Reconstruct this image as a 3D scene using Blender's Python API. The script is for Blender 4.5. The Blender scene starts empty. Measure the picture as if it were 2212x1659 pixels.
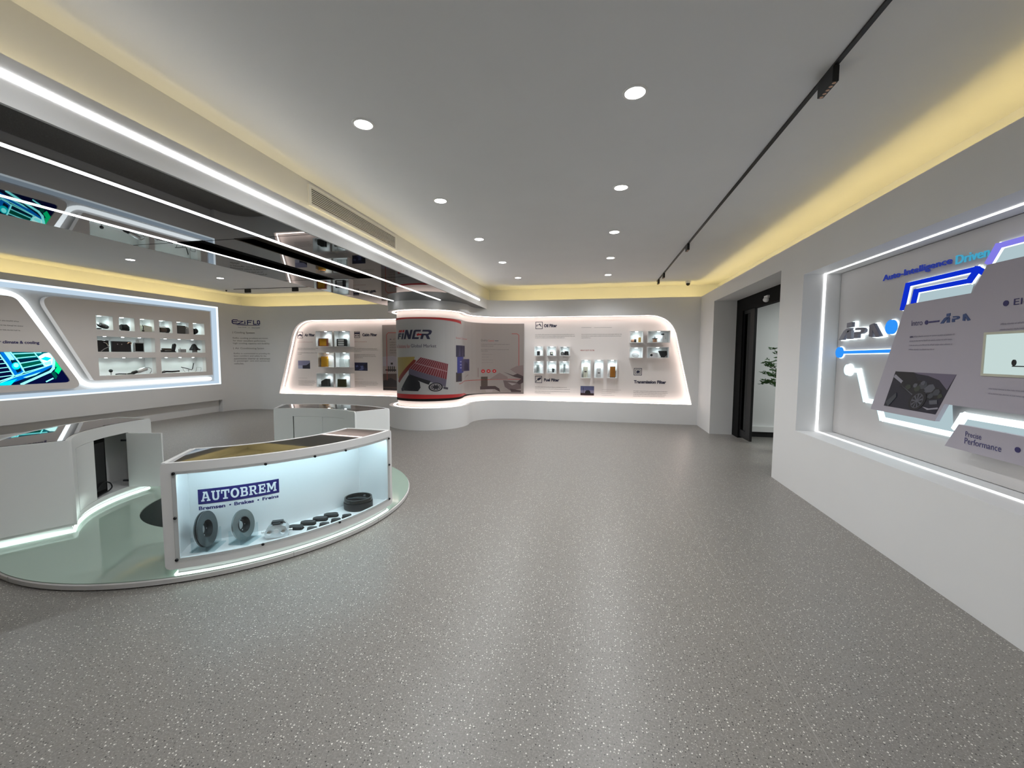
import bpy, bmesh, math, random
from mathutils import Vector, Matrix
from mathutils.geometry import tessellate_polygon
S = bpy.context.scene
COL = S.collection
PI = math.pi
rad = math.radians
random.seed(7)
# ------------------------------------------------------------------ camera, world, exposure
PITCH, YAW, ROLL, FPX = 0.0702, 0.2001, 0.0046, 892.77
F_ = Vector((-math.sin(YAW)*math.cos(PITCH), math.cos(YAW)*math.cos(PITCH), -math.sin(PITCH)))
R_ = Vector((math.cos(YAW), math.sin(YAW), 0)); U_ = R_.cross(F_)
R2 = R_*math.cos(ROLL)+U_*math.sin(ROLL); U2 = U_*math.cos(ROLL)-R_*math.sin(ROLL)
cd = bpy.data.cameras.new('camera'); cam = bpy.data.objects.new('camera', cd); COL.objects.link(cam)
cd.sensor_fit = 'HORIZONTAL'; cd.sensor_width = 36; cd.lens = FPX/2212*36; cd.clip_start = .05; cd.clip_end = 100
cam.matrix_world = Matrix(((R2.x, U2.x, -F_.x, 0), (R2.y, U2.y, -F_.y, 0), (R2.z, U2.z, -F_.z, 1.5), (0, 0, 0, 1)))
S.camera = cam
w = bpy.data.worlds.new('world'); S.world = w; w.use_nodes = True
w.node_tree.nodes['Background'].inputs[0].default_value = (.05, .05, .055, 1)
w.node_tree.nodes['Background'].inputs[1].default_value = 1
vs = S.view_settings
S.display_settings.display_device = 'sRGB'
vs.view_transform = 'Standard'; vs.look = 'None'; vs.gamma = 1; vs.use_curve_mapping = False
vs.exposure = 0.78
cy = S.cycles
cy.max_bounces = 8; cy.diffuse_bounces = 5; cy.glossy_bounces = 4; cy.transmission_bounces = 6; cy.transparent_max_bounces = 8
cy.sample_clamp_indirect = 4; cy.caustics_reflective = False; cy.caustics_refractive = False
try:
    cy.use_adaptive_sampling = True; cy.adaptive_threshold = .02; cy.use_denoising = True; cy.denoiser = 'OPENIMAGEDENOISE'; cy.use_light_tree = True
except Exception:
    pass
# ------------------------------------------------------------------ dimensions (metres)
XR, YB, H, ZL = 2.166, 9.5, 3.08, 2.755     # right wall, back wall, ceiling, top of wall lip
XF, ZM = -2.474, 2.55                        # bulkhead fascia, underside of mirror ceiling
XLW = -9.45                                  # left wall
CX, CY = -3.504, 3.518                       # centre of the round platform

# ------------------------------------------------------------------ materials
def lin(r, g, b):
    return tuple(((c/255)/12.92 if c/255 <= .04045 else ((c/255+.055)/1.055)**2.4) for c in (r, g, b))

def mat(name, col, rough=.5, metal=0., ior=1.5, spec=.5):
    m = bpy.data.materials.new(name); m.use_nodes = True
    b = m.node_tree.nodes['Principled BSDF']
    b.inputs['Base Color'].default_value = (*col, 1); b.inputs['Roughness'].default_value = rough
    b.inputs['Metallic'].default_value = metal; b.inputs['IOR'].default_value = ior
    b.inputs['Specular IOR Level'].default_value = spec
    return m

def emat(name, col, s):
    m = bpy.data.materials.new(name); m.use_nodes = True; nt = m.node_tree; nt.nodes.clear()
    e = nt.nodes.new('ShaderNodeEmission'); o = nt.nodes.new('ShaderNodeOutputMaterial')
    e.inputs[0].default_value = (*col, 1); e.inputs[1].default_value = s
    nt.links.new(e.outputs[0], o.inputs[0])
    return m

def glassmat(name, tint, refl=.08, rough=.0):
    m = bpy.data.materials.new(name); m.use_nodes = True; nt = m.node_tree; nt.nodes.clear()
    t = nt.nodes.new('ShaderNodeBsdfTransparent'); g = nt.nodes.new('ShaderNodeBsdfGlossy')
    mx = nt.nodes.new('ShaderNodeMixShader'); lw = nt.nodes.new('ShaderNodeLayerWeight'); pw = nt.nodes.new('ShaderNodeMath'); fr = nt.nodes.new('ShaderNodeMath'); o = nt.nodes.new('ShaderNodeOutputMaterial')
    t.inputs[0].default_value = (*tint, 1); g.inputs['Roughness'].default_value = rough
    pw.operation = 'POWER'; pw.inputs[1].default_value = 5; fr.operation = 'MULTIPLY_ADD'; fr.inputs[1].default_value = .9; fr.inputs[2].default_value = .035
    nt.links.new(lw.outputs['Facing'], pw.inputs[0]); nt.links.new(pw.outputs[0], fr.inputs[0])
    nt.links.new(fr.outputs[0], mx.inputs[0]); nt.links.new(t.outputs[0], mx.inputs[1]); nt.links.new(g.outputs[0], mx.inputs[2])
    nt.links.new(mx.outputs[0], o.inputs[0])
    return m

def plaster(name, col, rough=.6, amp=.03):
    m = mat(name, col, rough); nt = m.node_tree; b = nt.nodes['Principled BSDF']
    tc = nt.nodes.new('ShaderNodeTexCoord'); nz = nt.nodes.new('ShaderNodeTexNoise'); nz.inputs['Scale'].default_value = 2.2
    nz.inputs['Detail'].default_value = 4
    mr = nt.nodes.new('ShaderNodeMapRange'); mr.inputs[3].default_value = 1-amp; mr.inputs[4].default_value = 1+amp
    mx = nt.nodes.new('ShaderNodeVectorMath'); mx.operation = 'SCALE'; mx.inputs[0].default_value = col
    nt.links.new(tc.outputs['Object'], nz.inputs['Vector']); nt.links.new(nz.outputs['Fac'], mr.inputs[0])
    nt.links.new(mr.outputs[0], mx.inputs['Scale']); nt.links.new(mx.outputs[0], b.inputs['Base Color'])
    return m

def terrazzo():
    m = mat('grey_speckled_vinyl', (.17, .16, .145), .36); nt = m.node_tree; b = nt.nodes['Principled BSDF']; N = nt.nodes; L = nt.links
    tc = N.new('ShaderNodeTexCoord')
    def speck(scale, size, seedoff, keep):
        mp = N.new('ShaderNodeMapping'); mp.inputs['Location'].default_value = (seedoff, seedoff*1.7, 0)
        L.new(tc.outputs['Object'], mp.inputs['Vector'])
        v = N.new('ShaderNodeTexVoronoi'); v.voronoi_dimensions = '2D'; v.distance = 'MANHATTAN'; v.inputs['Scale'].default_value = scale
        L.new(mp.outputs[0], v.inputs['Vector'])
        sp = N.new('ShaderNodeSeparateColor'); L.new(v.outputs['Color'], sp.inputs[0])
        th = N.new('ShaderNodeMath'); th.operation = 'MULTIPLY'; th.inputs[1].default_value = size; L.new(sp.outputs[0], th.inputs[0])
        lt = N.new('ShaderNodeMath'); lt.operation = 'LESS_THAN'; L.new(v.outputs['Distance'], lt.inputs[0]); L.new(th.outputs[0], lt.inputs[1])
        kp = N.new('ShaderNodeMath'); kp.operation = 'LESS_THAN'; kp.inputs[1].default_value = keep; L.new(sp.outputs[1], kp.inputs[0])
        mu = N.new('ShaderNodeMath'); mu.operation = 'MULTIPLY'; L.new(lt.outputs[0], mu.inputs[0]); L.new(kp.outputs[0], mu.inputs[1])
        return mu.outputs[0]
    nz = N.new('ShaderNodeTexNoise'); nz.inputs['Scale'].default_value = 120; nz.inputs['Detail'].default_value = 2; L.new(tc.outputs['Object'], nz.inputs['Vector'])
    rp = N.new('ShaderNodeValToRGB'); rp.color_ramp.elements[0].color = (.178, .167, .153, 1); rp.color_ramp.elements[1].color = (.240, .226, .209, 1)
    rp.color_ramp.elements[0].position = .35; rp.color_ramp.elements[1].position = .65
    L.new(nz.outputs['Fac'], rp.inputs[0]); cur = rp.outputs[0]
    for fac, col in ((speck(80, .30, 3.1, .36), (.03, .028, .026)), (speck(70, .30, 9.7, .36), (.74, .71, .66)), (speck(110, .30, 5.3, .4), (.42, .39, .35))):
        mx = N.new('ShaderNodeMix'); mx.data_type = 'RGBA'; L.new(fac, mx.inputs['Factor']); L.new(cur, mx.inputs[6]); mx.inputs[7].default_value = (*col, 1)
        cur = mx.outputs[2]
    # welded seam of the vinyl sheet at x = 0.88
    sx = N.new('ShaderNodeSeparateXYZ'); L.new(tc.outputs['Object'], sx.inputs[0])
    d = N.new('ShaderNodeMath'); d.operation = 'SUBTRACT'; d.inputs[1].default_value = .88; L.new(sx.outputs[0], d.inputs[0])
    a = N.new('ShaderNodeMath'); a.operation = 'ABSOLUTE'; L.new(d.outputs[0], a.inputs[0])
    lt = N.new('ShaderNodeMath'); lt.operation = 'LESS_THAN'; lt.inputs[1].default_value = .0022; L.new(a.outputs[0], lt.inputs[0])
    mx = N.new('ShaderNodeMix'); mx.data_type = 'RGBA'; L.new(lt.outputs[0], mx.inputs['Factor']); L.new(cur, mx.inputs[6]); mx.inputs[7].default_value = (.29, .272, .25, 1)
    L.new(mx.outputs[2], b.inputs['Base Color'])
    return m

M = dict(
    wall=plaster('white_wall_paint', (.74, .74, .74)), ceil=plaster('white_ceiling_paint', (.77, .775, .785), .8),
    floor=terrazzo(), panel=mat('pale_panel', (.74, .70, .68), .55), white=mat('white_lacquer', (.80, .80, .80), .28),
    whitem=mat('white_matte', (.80, .80, .80), .6), black=mat('black_plastic', (.011, .011, .012), .45, spec=.35), blackm=mat('black_matte', (.008, .008, .008), .9, spec=.15),
    mirror=mat('black_mirror_panel', (.004, .004, .005), .015, 0, 1.46, .5), blackglass=mat('black_glass', (.005, .005, .005), .02, 0, 1.5),
    greenglass=mat('green_tinted_glass', (.37, .48, .41), .06), darkgreen=mat('dark_green_glass', (.002, .009, .008), .4, spec=.12),
    edge=mat('pale_platform_edge', (.62, .61, .60), .4), steel=mat('machined_steel', (.30, .34, .34), .28, .9), darksteel=mat('dark_cast_iron', (.035, .04, .043), .4, .6),
    alu=mat('cast_aluminium', (.72, .74, .75), .3, .9), chrome=mat('chrome', (.8, .8, .8), .12, 1), pad=mat('brake_pad_black', (.02, .021, .022), .55),
    bolt=mat('dark_bolt', (.03, .03, .032), .3, .8), grey=mat('grey_plastic', (.30, .30, .30), .5), lgrey=mat('light_grey', (.55, .55, .55), .5),
    navy=mat('navy_print', lin(12, 6, 92), .5), ink=mat('dark_ink', (.02, .02, .05), .6), greyink=mat('grey_ink', (.09, .08, .08), .6), red=mat('red_print', (.36, .012, .014), .5),
    redink=mat('red_ink', (.33, .04, .03), .6), lilac=mat('lilac_grey_panel', (.40, .375, .43), .55), purpleink=mat('purple_ink', (.03, .025, .12), .6),
    midink=mat('lilac_body_ink', (.20, .185, .24), .6),
    yellow=mat('yellow_filter_paper', (.62, .36, .03), .7), orange=mat('orange_filter_paper', (.42, .16, .025), .7), rust=mat('red_brown_rubber', (.20, .03, .012), .5),
    paper=mat('white_filter_paper', (.72, .74, .74), .7), olive=mat('olive_foam', (.035, .035, .01), .9), charcoal=mat('charcoal_foam', (.03, .034, .032), .9),
    cream=mat('cream_plastic', (.55, .55, .45), .5), brown=mat('dark_brown', (.045, .03, .02), .6), copper=mat('copper', (.5, .3, .2), .35, .8),
    glass=glassmat('clear_glass', (.97, .98, .98)), acryl=glassmat('clear_acrylic', (.90, .95, .96), rough=.05), tint=glassmat('dark_tinted_glass', (.06, .055, .06)),
    leaf=mat('green_leaf', (.035, .11, .02), .5), wood=mat('branch_bark', (.06, .04, .03), .8),
    led=emat('cool_white_led', (1, 1, 1), 7.), nicheled=emat('recess_white_led', (1, 1, 1), 2.2), ledpink=emat('warm_pink_led', (1, .83, .76), 6.2), ledblue=emat('cool_blue_led', (.80, .92, 1), 3.), ledgreen=emat('cool_green_led', (.80, 1, .93), 3.2),
    frameled=emat('soft_blue_white_diffuser', (.66, .83, 1), .46), tubeled=emat('white_led_channel', (.88, .96, 1), 1.4),
    cove=emat('warm_yellow_led', (1, .765, .29), 7.2), covesoft=emat('soft_warm_led', (1, .82, .44), 5.6), lamp=emat('downlight_glow', (1, .985, .96), 14.), minilamp=emat('display_spot_glow', (.80, .97, 1), 14.),
    caseled=emat('case_led', (.62, .89, 1), 19.), blueglow=emat('blue_acrylic_light', (.005, .03, .62), .55), skyglow=emat('light_blue_acrylic_light', (.03, .28, .9), .62),
    violetglow=emat('violet_acrylic_light', (.22, .2, .75), .6), halo=emat('halo_white_light', (.82, .96, 1), 1.5), cyanglow=emat('cyan_white_light', (.55, .88, 1), 1.1),
    backlit=emat('backlit_acrylic', (.62, .80, .86), .40), lightbox=emat('light_box_face', (.70, .86, .84), .46),
)

# ------------------------------------------------------------------ mesh builder
class MB:
    def __init__(s): s.v = []; s.f = []; s.m = []
    def add(s, vs, fs, mi=0):
        o = len(s.v); s.v += [tuple(v) for v in vs]
        for f in fs: s.f.append(tuple(i+o for i in f)); s.m.append(mi)
        return s
    def box(s, x0, x1, y0, y1, z0, z1, mi=0, T=None):
        vs = [(x, y, z) for z in (z0, z1) for y in (y0, y1) for x in (x0, x1)]
        if T: vs = [T(*v) for v in vs]
        return s.add(vs, [(0, 1, 3, 2), (4, 6, 7, 5), (0, 4, 5, 1), (2, 3, 7, 6), (0, 2, 6, 4), (1, 5, 7, 3)], mi)
    def prism(s, poly, w0, w1, T=None, holes=(), mi=0):
        loops = [list(poly)]+[list(h) for h in holes]
        tris = tessellate_polygon([[Vector((p[0], p[1], 0)) for p in l] for l in loops])
        flat = [p for l in loops for p in l]; n = len(flat)
        vs = [(p[0], p[1], w0) for p in flat]+[(p[0], p[1], w1) for p in flat]
        fs = [tuple(t) for t in tris]+[tuple(i+n for i in reversed(t)) for t in tris]
        o = 0
        for l in loops:
            k = len(l)
            for i in range(k):
                a, b = o+i, o+(i+1) % k; fs.append((a, b, b+n, a+n))
            o += k
        if T: vs = [T(*v) for v in vs]
        return s.add(vs, fs, mi)
    def face(s, poly, w, T=None, mi=0):
        tris = tessellate_polygon([[Vector((p[0], p[1], 0)) for p in poly]])
        vs = [(p[0], p[1], w) for p in poly]
        if T: vs = [T(*v) for v in vs]
        return s.add(vs, [tuple(t) for t in tris], mi)
    def stroke(s, pts, wd, w0, w1, T=None, mi=0, closed=False):
        n = len(pts)
        for i in range(n if closed else n-1):
            a, b = pts[i], pts[(i+1) % n]; dx, dy = b[0]-a[0], b[1]-a[1]; l = math.hypot(dx, dy) or 1
            ex, ey = dx/l*wd*.42, dy/l*wd*.42; nx, ny = -dy/l*wd/2, dx/l*wd/2
            s.prism([(a[0]-ex+nx, a[1]-ey+ny), (a[0]-ex-nx, a[1]-ey-ny), (b[0]+ex-nx, b[1]+ey-ny), (b[0]+ex+nx, b[1]+ey+ny)], w0, w1, T, mi=mi)
        return s
    def tube(s, path, r, n=8, mi=0, taper=None):
        P = [Vector(p) for p in path]; rings = []
        for i, p in enumerate(P):
            d = (P[min(i+1, len(P)-1)]-P[max(i-1, 0)]).normalized()
            a = d.cross(Vector((0, 0, 1)) if abs(d.z) < .9 else Vector((1, 0, 0))).normalized(); b = d.cross(a)
            rr = r if taper is None else r+(taper-r)*i/(len(P)-1)
            rings.append([p+(a*math.cos(2*PI*k/n)+b*math.sin(2*PI*k/n))*rr for k in range(n)])
        vs = [v for g in rings for v in g]; fs = []
        for i in range(len(P)-1):
            for k in range(n): fs.append((i*n+k, i*n+(k+1) % n, (i+1)*n+(k+1) % n, (i+1)*n+k))
        fs.append(tuple(range(n))); fs.append(tuple(range((len(P)-1)*n, len(P)*n)))
        return s.add(vs, fs, mi)
    def lathe(s, prof, n=32, o=(0, 0, 0), ax=None, mi=0, closed=False):
        """prof = [(r, h)] turned about ax through o"""
        A = Vector(ax or (0, 0, 1)).normalized(); X = A.orthogonal().normalized(); Y = A.cross(X); o = Vector(o)
        vs = [o+A*h+(X*math.cos(2*PI*k/n)+Y*math.sin(2*PI*k/n))*max(r, 1e-4) for r, h in prof for k in range(n)]
        fs = []; m = len(prof)
        for i in range(m if closed else m-1):
            j = (i+1) % m
            for k in range(n): fs.append((i*n+k, i*n+(k+1) % n, j*n+(k+1) % n, j*n+k))
        if not closed:
            fs.append(tuple(range(n))); fs.append(tuple(range((m-1)*n, m*n)))
        return s.add(vs, fs, mi)
    def cyl(s, o, r, h, n=24, ax=None, mi=0): return s.lathe([(r, 0), (r, h)], n, o, ax, mi)
    def sector(s, r0, r1, a0, a1, z0, z1, n=24, mi=0, c=None):
        c = c or (CX, CY); vs = []
        for i in range(n+1):
            a = rad(a0+(a1-a0)*i/n); ca, sa = math.cos(a), math.sin(a)
            for r, z in ((r0, z0), (r1, z0), (r1, z1), (r0, z1)): vs.append((c[0]+r*ca, c[1]+r*sa, z))
        fs = [(0, 1, 2, 3), (4*n+3, 4*n+2, 4*n+1, 4*n)]
        for i in range(n):
            for k in range(4): fs.append((4*i+k, 4*i+4+k, 4*i+4+(k+1) % 4, 4*i+(k+1) % 4))
        return s.add(vs, fs, mi)
    def ball(s, o, rx, ry=None, rz=None, n=14, mi=0):
        ry = ry or rx; rz = rz or rx; k = n//2
        prof = [(math.sin(PI*i/k), -math.cos(PI*i/k)) for i in range(k+1)]
        b = MB().lathe(prof, n); return s.add([(o[0]+v[0]*rx, o[1]+v[1]*ry, o[2]+v[2]*rz) for v in b.v], b.f, mi)
    def bm(s):
        b = bmesh.new(); V = [b.verts.new(v) for v in s.v]
        for f, m in zip(s.f, s.m):
            try:
                x = b.faces.new([V[i] for i in f]); x.material_index = m
            except ValueError: pass
        return b
    def bend(s, fn, step, ax=0):
        if s.v and step:
            b = s.bm(); lo = min(v[ax] for v in s.v); hi = max(v[ax] for v in s.v); k = math.floor(lo/step)+1
            nr = Vector((1, 0, 0)) if ax == 0 else Vector((0, 1, 0))
            while k*step < hi:
                bmesh.ops.bisect_plane(b, geom=b.verts[:]+b.edges[:]+b.faces[:], dist=1e-5, plane_co=nr*(k*step), plane_no=nr); k += 1
            b.verts.index_update(); s.v = [tuple(v.co) for v in b.verts]; s.f = [tuple(v.index for v in f.verts) for f in b.faces]; s.m = [f.material_index for f in b.faces]; b.free()
        s.v = [tuple(fn(*v)) for v in s.v]; return s
    def xf(s, mtx): s.v = [tuple(mtx @ Vector(v)) for v in s.v]; return s
    def build(s, name, mt, parent=None, smooth=False, bevel=0, open_=False):
        b = s.bm()
        if not open_: bmesh.ops.recalc_face_normals(b, faces=b.faces[:])
        me = bpy.data.meshes.new(name)
        if parent is not None:
            off = Vector((0, 0, 0)); p = parent
            while p: off += p.location; p = p.parent
            bmesh.ops.translate(b, verts=b.verts[:], vec=-off)
        b.to_mesh(me); b.free()
        for m in (mt if isinstance(mt, (list, tuple)) else [mt]): me.materials.append(m)
        if smooth:
            me.polygons.foreach_set('use_smooth', [True]*len(me.polygons)); me.set_sharp_from_angle(angle=rad(smooth if smooth is not True else 35))
        o = bpy.data.objects.new(name, me); COL.objects.link(o)
        if parent is not None: o.parent = parent
        if bevel:
            bv = o.modifiers.new('bevel', 'BEVEL'); bv.width = bevel; bv.segments = 2; bv.limit_method = 'ANGLE'; bv.angle_limit = rad(40)
        return o

def tag(o, label, cat, group=None):
    o['label'] = label; o['category'] = cat
    if group: o['group'] = group
    return o
def thing(name, label, cat, loc=(0, 0, 0), group=None):
    o = bpy.data.objects.new(name, None); COL.objects.link(o); o.location = loc; o.empty_display_size = .05
    return tag(o, label, cat, group)
def struct(name, mb, m, parent=None, **k):
    o = mb.build(name, m, parent, **k); o['kind'] = 'structure'; return o
def dup(root, loc, label):
    r = root.copy(); COL.objects.link(r); r.location = loc; r['label'] = label
    for ch in list(root.children):
        c = ch.copy(); COL.objects.link(c); c.parent = r
        for g in list(ch.children):
            d = g.copy(); COL.objects.link(d); d.parent = c
    return r
# plane transforms: (u right, v up, w out of the surface towards the room)
def TB(y): return lambda u, v, w: (u, y-w, v)
def TRt(x): return lambda u, v, w: (x-w, -u, v)
def TL(x): return lambda u, v, w: (x+w, u, v)

def rpoly(pts, radii, n=8):
    """polygon with rounded corners"""
    out = []; k = len(pts)
    for i, p in enumerate(pts):
        r = radii[i] if isinstance(radii, (list, tuple)) else radii
        a, b = Vector(pts[i-1]), Vector(pts[(i+1) % k]); p = Vector(p)
        if r <= 0: out.append(tuple(p)); continue
        d1 = (a-p).normalized(); d2 = (b-p).normalized(); ang = d1.angle(d2); t = min(r/math.tan(ang/2), .49*min((a-p).length, (b-p).length))
        s, e = p+d1*t, p+d2*t
        for j in range(n+1):
            q = j/n; out.append(tuple((1-q)**2*s+2*q*(1-q)*p+q*q*e))
    return out
def rect(a, b, c, d): return [(a, c), (b, c), (b, d), (a, d)]
def inset(poly, d):
    n = len(poly); area = sum(poly[i][0]*poly[(i+1) % n][1]-poly[(i+1) % n][0]*poly[i][1] for i in range(n)); sg = 1 if area > 0 else -1; out = []
    for i in range(n):
        p0, p, p1 = Vector(poly[i-1]), Vector(poly[i]), Vector(poly[(i+1) % n])
        e0 = (p-p0).normalized(); e1 = (p1-p).normalized(); n0 = Vector((-e0.y, e0.x))*sg; n1 = Vector((-e1.y, e1.x))*sg
        m = (n0+n1); m = m/max(.3, m.dot(n0)) if m.length > 1e-6 else n0
        out.append(tuple(p+m*d))
    return out

def text(mb, s, u0, u1, v0, v1, w=.002, T=None, bold=0., mi=0, shear=0., depth=0.):
    """lettering fitted into the box u0..u1, v0..v1"""
    c = bpy.data.curves.new('lettering', 'FONT'); c.body = s; c.resolution_u = 3; c.offset = bold; c.shear = shear
    o = bpy.data.objects.new('lettering', c); me = bpy.data.meshes.new_from_object(o)
    vs = [(v.co.x, v.co.y) for v in me.vertices]; fs = [tuple(p.vertices) for p in me.polygons]
    edges = {}
    for f in fs:
        for i in range(len(f)):
            a, b = f[i], f[(i+1) % len(f)]; edges[(a, b)] = 1
    x0, x1 = min(v[0] for v in vs), max(v[0] for v in vs); y0, y1 = min(v[1] for v in vs), max(v[1] for v in vs)
    q = [(u0+(x-x0)/(x1-x0)*(u1-u0), v0+(y-y0)/(y1-y0)*(v1-v0)) for x, y in vs]
    V = [(a, b, w+depth) for a, b in q]; Fs = list(fs); n = len(V)
    if depth:
        V += [(a, b, w) for a, b in q]; Fs += [tuple(i+n for i in reversed(f)) for f in fs]
        for (a, b) in edges:
            if (b, a) not in edges: Fs.append((a, b, b+n, a+n))
    if T: V = [T(*p) for p in V]
    mb.add(V, Fs, mi)
    bpy.data.objects.remove(o); bpy.data.curves.remove(c); bpy.data.meshes.remove(me)
    return mb
def para(mb, u0, u1, v0, v1, lines, w=.0015, T=None, mi=0, seed=0, last=.6, ragged=.12):
    """small print too small to read: rows of word-length marks"""
    rn = random.Random(seed+lines*7); pitch = (v1-v0)/max(1, lines-.45)
    for i in range(lines):
        top = v1-i*pitch; h = pitch*(.42 if lines > 1 else .50)
        e = u0+(u1-u0)*(last if (i == lines-1 and lines > 1) else 1-ragged*rn.random()); x = u0; mid = top-h*.62
        while x < e-.004:
            for _ in range(rn.randint(2, 9)):
                cw = h*rn.uniform(.34, .62)
                if x+cw > e: break
                lo, hi = top-h, (top if rn.random() < .3 else top-h*.26)
                for q in ((x, x+cw*.34, lo, hi), (x+cw*.34, x+cw*.92, lo+(hi-lo)*rn.choice((0, .38, .75)), 0)):
                    b_ = q[3] or q[2]+h*.22
                    mb.add([(T(*p) if T else p) for p in ((q[0], q[2], w), (q[1], q[2], w), (q[1], b_, w), (q[0], b_, w))], [(0, 1, 2, 3)], mi)
                x += cw*1.06
            x += h*.42
    return mb
def circle(u, v, r, n=24, ry=None): return [(u+r*math.cos(2*PI*k/n), v+(ry or r)*math.sin(2*PI*k/n)) for k in range(n)]
def light(kind, name, loc, energy, col=(1, 1, 1), parent=None, rot=None, **k):
    l = bpy.data.lights.new(name, kind); l.energy = energy; l.color = col
    for a, b in k.items(): setattr(l, a, b)
    o = bpy.data.objects.new(name, l); COL.objects.link(o); o.location = loc
    if rot: o.rotation_euler = rot
    if parent: o.parent = parent
    return o

# ------------------------------------------------------------------ wavy back wall plan curve
def wall_path():
    pts = [(-9.45, 8.9)]
    for k in range(0, 19):
        a = rad(180-5*k); pts.append((-8.85+.6*math.cos(a), 9.0+.6*math.sin(a)))
    for i in range(1, 20): pts.append((-8.85+3.35*i/20, 9.6))
    cx, cy_, r = -3.52, 8.4, .85
    def bez(p0, p1, p2, p3, n):
        return [tuple((1-t)**3*a+3*(1-t)**2*t*b+3*(1-t)*t*t*c+t**3*d for a, b, c, d in zip(p0, p1, p2, p3)) for t in [i/n for i in range(n+1)]]
    aR = 10; e = (cx+r*math.cos(rad(aR)), cy_+r*math.sin(rad(aR))); tx, ty = -math.sin(rad(aR)), math.cos(rad(aR))
    right = bez(e, (e[0]+.62*tx, e[1]+.62*ty), (-2.42, 9.5), (-1.55, 9.5), 24)
    left = [(2*cx-x, 9.6-(9.5-y) if y > 9.2 else y+.1*max(0, (y-e[1])/(9.2-e[1]))) for x, y in right][::-1]
    pts += left; a0 = 180-aR; n = 68
    for k in range(1, n):
        a = rad(a0+(360+aR-a0)*k/n); pts.append((cx+r*math.cos(a), cy_+r*math.sin(a)))
    pts += right
    for i in range(1, 21): pts.append((-1.55+(2.17+1.55)*i/20, 9.5))
    return pts
class Path:
    def __init__(s, pts):
        s.p = pts; s.s = [0]
        for a, b in zip(pts, pts[1:]): s.s.append(s.s[-1]+math.hypot(b[0]-a[0], b[1]-a[1]))
        s.n = []
        for i in range(len(pts)):
            a = pts[max(0, i-1)]; b = pts[min(len(pts)-1, i+1)]; dx, dy = b[0]-a[0], b[1]-a[1]; l = math.hypot(dx, dy); s.n.append((dy/l, -dx/l))
        s.L = s.s[-1]
    def at(s, u, v, w):
        import bisect
        u = min(max(u, 0), s.L); i = min(max(bisect.bisect_right(s.s, u)-1, 0), len(s.p)-2)
        t = (u-s.s[i])/(s.s[i+1]-s.s[i]); p, q = s.p[i], s.p[i+1]; m, n = s.n[i], s.n[i+1]
        nx, ny = m[0]+(n[0]-m[0])*t, m[1]+(n[1]-m[1])*t; l = math.hypot(nx, ny)
        return (p[0]+(q[0]-p[0])*t+nx/l*w, p[1]+(q[1]-p[1])*t+ny/l*w, v)
WP = Path(wall_path())
def sR(x): return WP.L-(2.17-x)            # arc length on the flat right part
USH = .405
def sLf(x): return WP.s[19]+(x+8.85)        # ... on the flat left part
STEP = .05
# ================================================================== THE SETTING
YR = -3.2                                    # rear wall behind the camera
struct('floor', MB().box(-10.2, 7.2, YR-.2, 10.4, -.1, 0), M['floor'])
b = MB().box(-10.2, 2.9, YR, 10.4, H, H+.08)
b.box(2.61, 2.7, YR, 10.4, 2.60, H).box(-9.9, -9.8, YR, 10.4, 2.60, H).box(-9.9, 2.7, 10.0, 10.1, 2.60, H)
struct('ceiling', b, M['ceil'])
struct('wall_rear', MB().box(-9.7, 2.61, YR-.1, YR, 0, H), M['wall'])
# right wall with door opening and deep display recess
notch = [(YR, 0), (5.6, 0), (5.6, 2.53), (8.493, 2.53), (8.493, 0), (9.55, 0)]
niche = rect(.3, 5.035, .685, 2.375)
TRy = lambda u, v, w: (XR-w, u, v)
b = MB().prism(notch+[(9.55, 2.66), (YR, 2.66)], -.40, 0, TRy, [niche])
b.box(XR, XR+.02, YR, 9.52, 2.66, ZL).box(XR+.05, 2.65, YR, 10.0, 2.60, 2.65)
struct('wall_right', b, M['wall'])
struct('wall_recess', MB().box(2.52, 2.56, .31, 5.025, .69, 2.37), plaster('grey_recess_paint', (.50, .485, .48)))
# back wall: one wavy skin with the long light-edged display recess cut out of it
ZF0, ZF1 = .437, 2.382
fr_out = [(sLf(-8.333), ZF0), (sR(2.05), ZF0), (sR(1.60), ZF1), (sLf(-7.78), ZF1)]
fr_out = rpoly(fr_out, [0, 0, .62, .62], 10)
fr_out = fr_out if fr_out[0][0] < fr_out[5][0] else fr_out
b = MB().prism([(.09, 0), (WP.L, 0), (WP.L, ZL), (1.2, ZL), (.09, 2.80)], -.02, 0, None, [fr_out])
b.prism([(.09, 0), (WP.L, 0), (WP.L, 2.66), (.09, 2.66)], -.20, -.02, None, [fr_out])
b.bend(WP.at, STEP)
b.box(-9.8, -4.6, 9.65, 10.0, 2.60, 2.65).box(-2.4, 2.65, 9.55, 10.0, 2.60, 2.65)
struct('wall_back', b, M['wall'], smooth=40)
b = MB(); b.prism(rect(sLf(-8.45), sR(2.12), .40, 2.42), -.215, -.18).bend(WP.at, STEP)
struct('wall_display', b, M['panel'], smooth=40)
# left wall with toe recess and light-framed opening
lfr = rect(2.0, 8.918, .717, 2.683)
b = MB().prism(rect(YR, 8.99, .312, 2.72), -.16, 0, TL(XLW), [lfr])
b.box(XLW-.02, XLW, YR, 8.99, 2.72, 2.80).box(-9.8, XLW-.21, YR, 9.6, 2.60, 2.65)
b.box(XLW-.16, XLW, 8.93, 8.99, 0, .312)
struct('wall_left', b, M['wall'])
struct('baseboard_left', MB().box(XLW-.17, XLW-.10, YR, 8.92, 0, .33), M['wall'])
struct('wall_left_recess', MB().prism(rect(1.9, 8.95, .65, 2.715), -.04, 0, TL(XLW-.165), [rect(6.22, 8.62, .99, 2.30)]).box(-9.85, -9.80, 6.1, 8.75, .9, 2.5), M['wall'])
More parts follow.
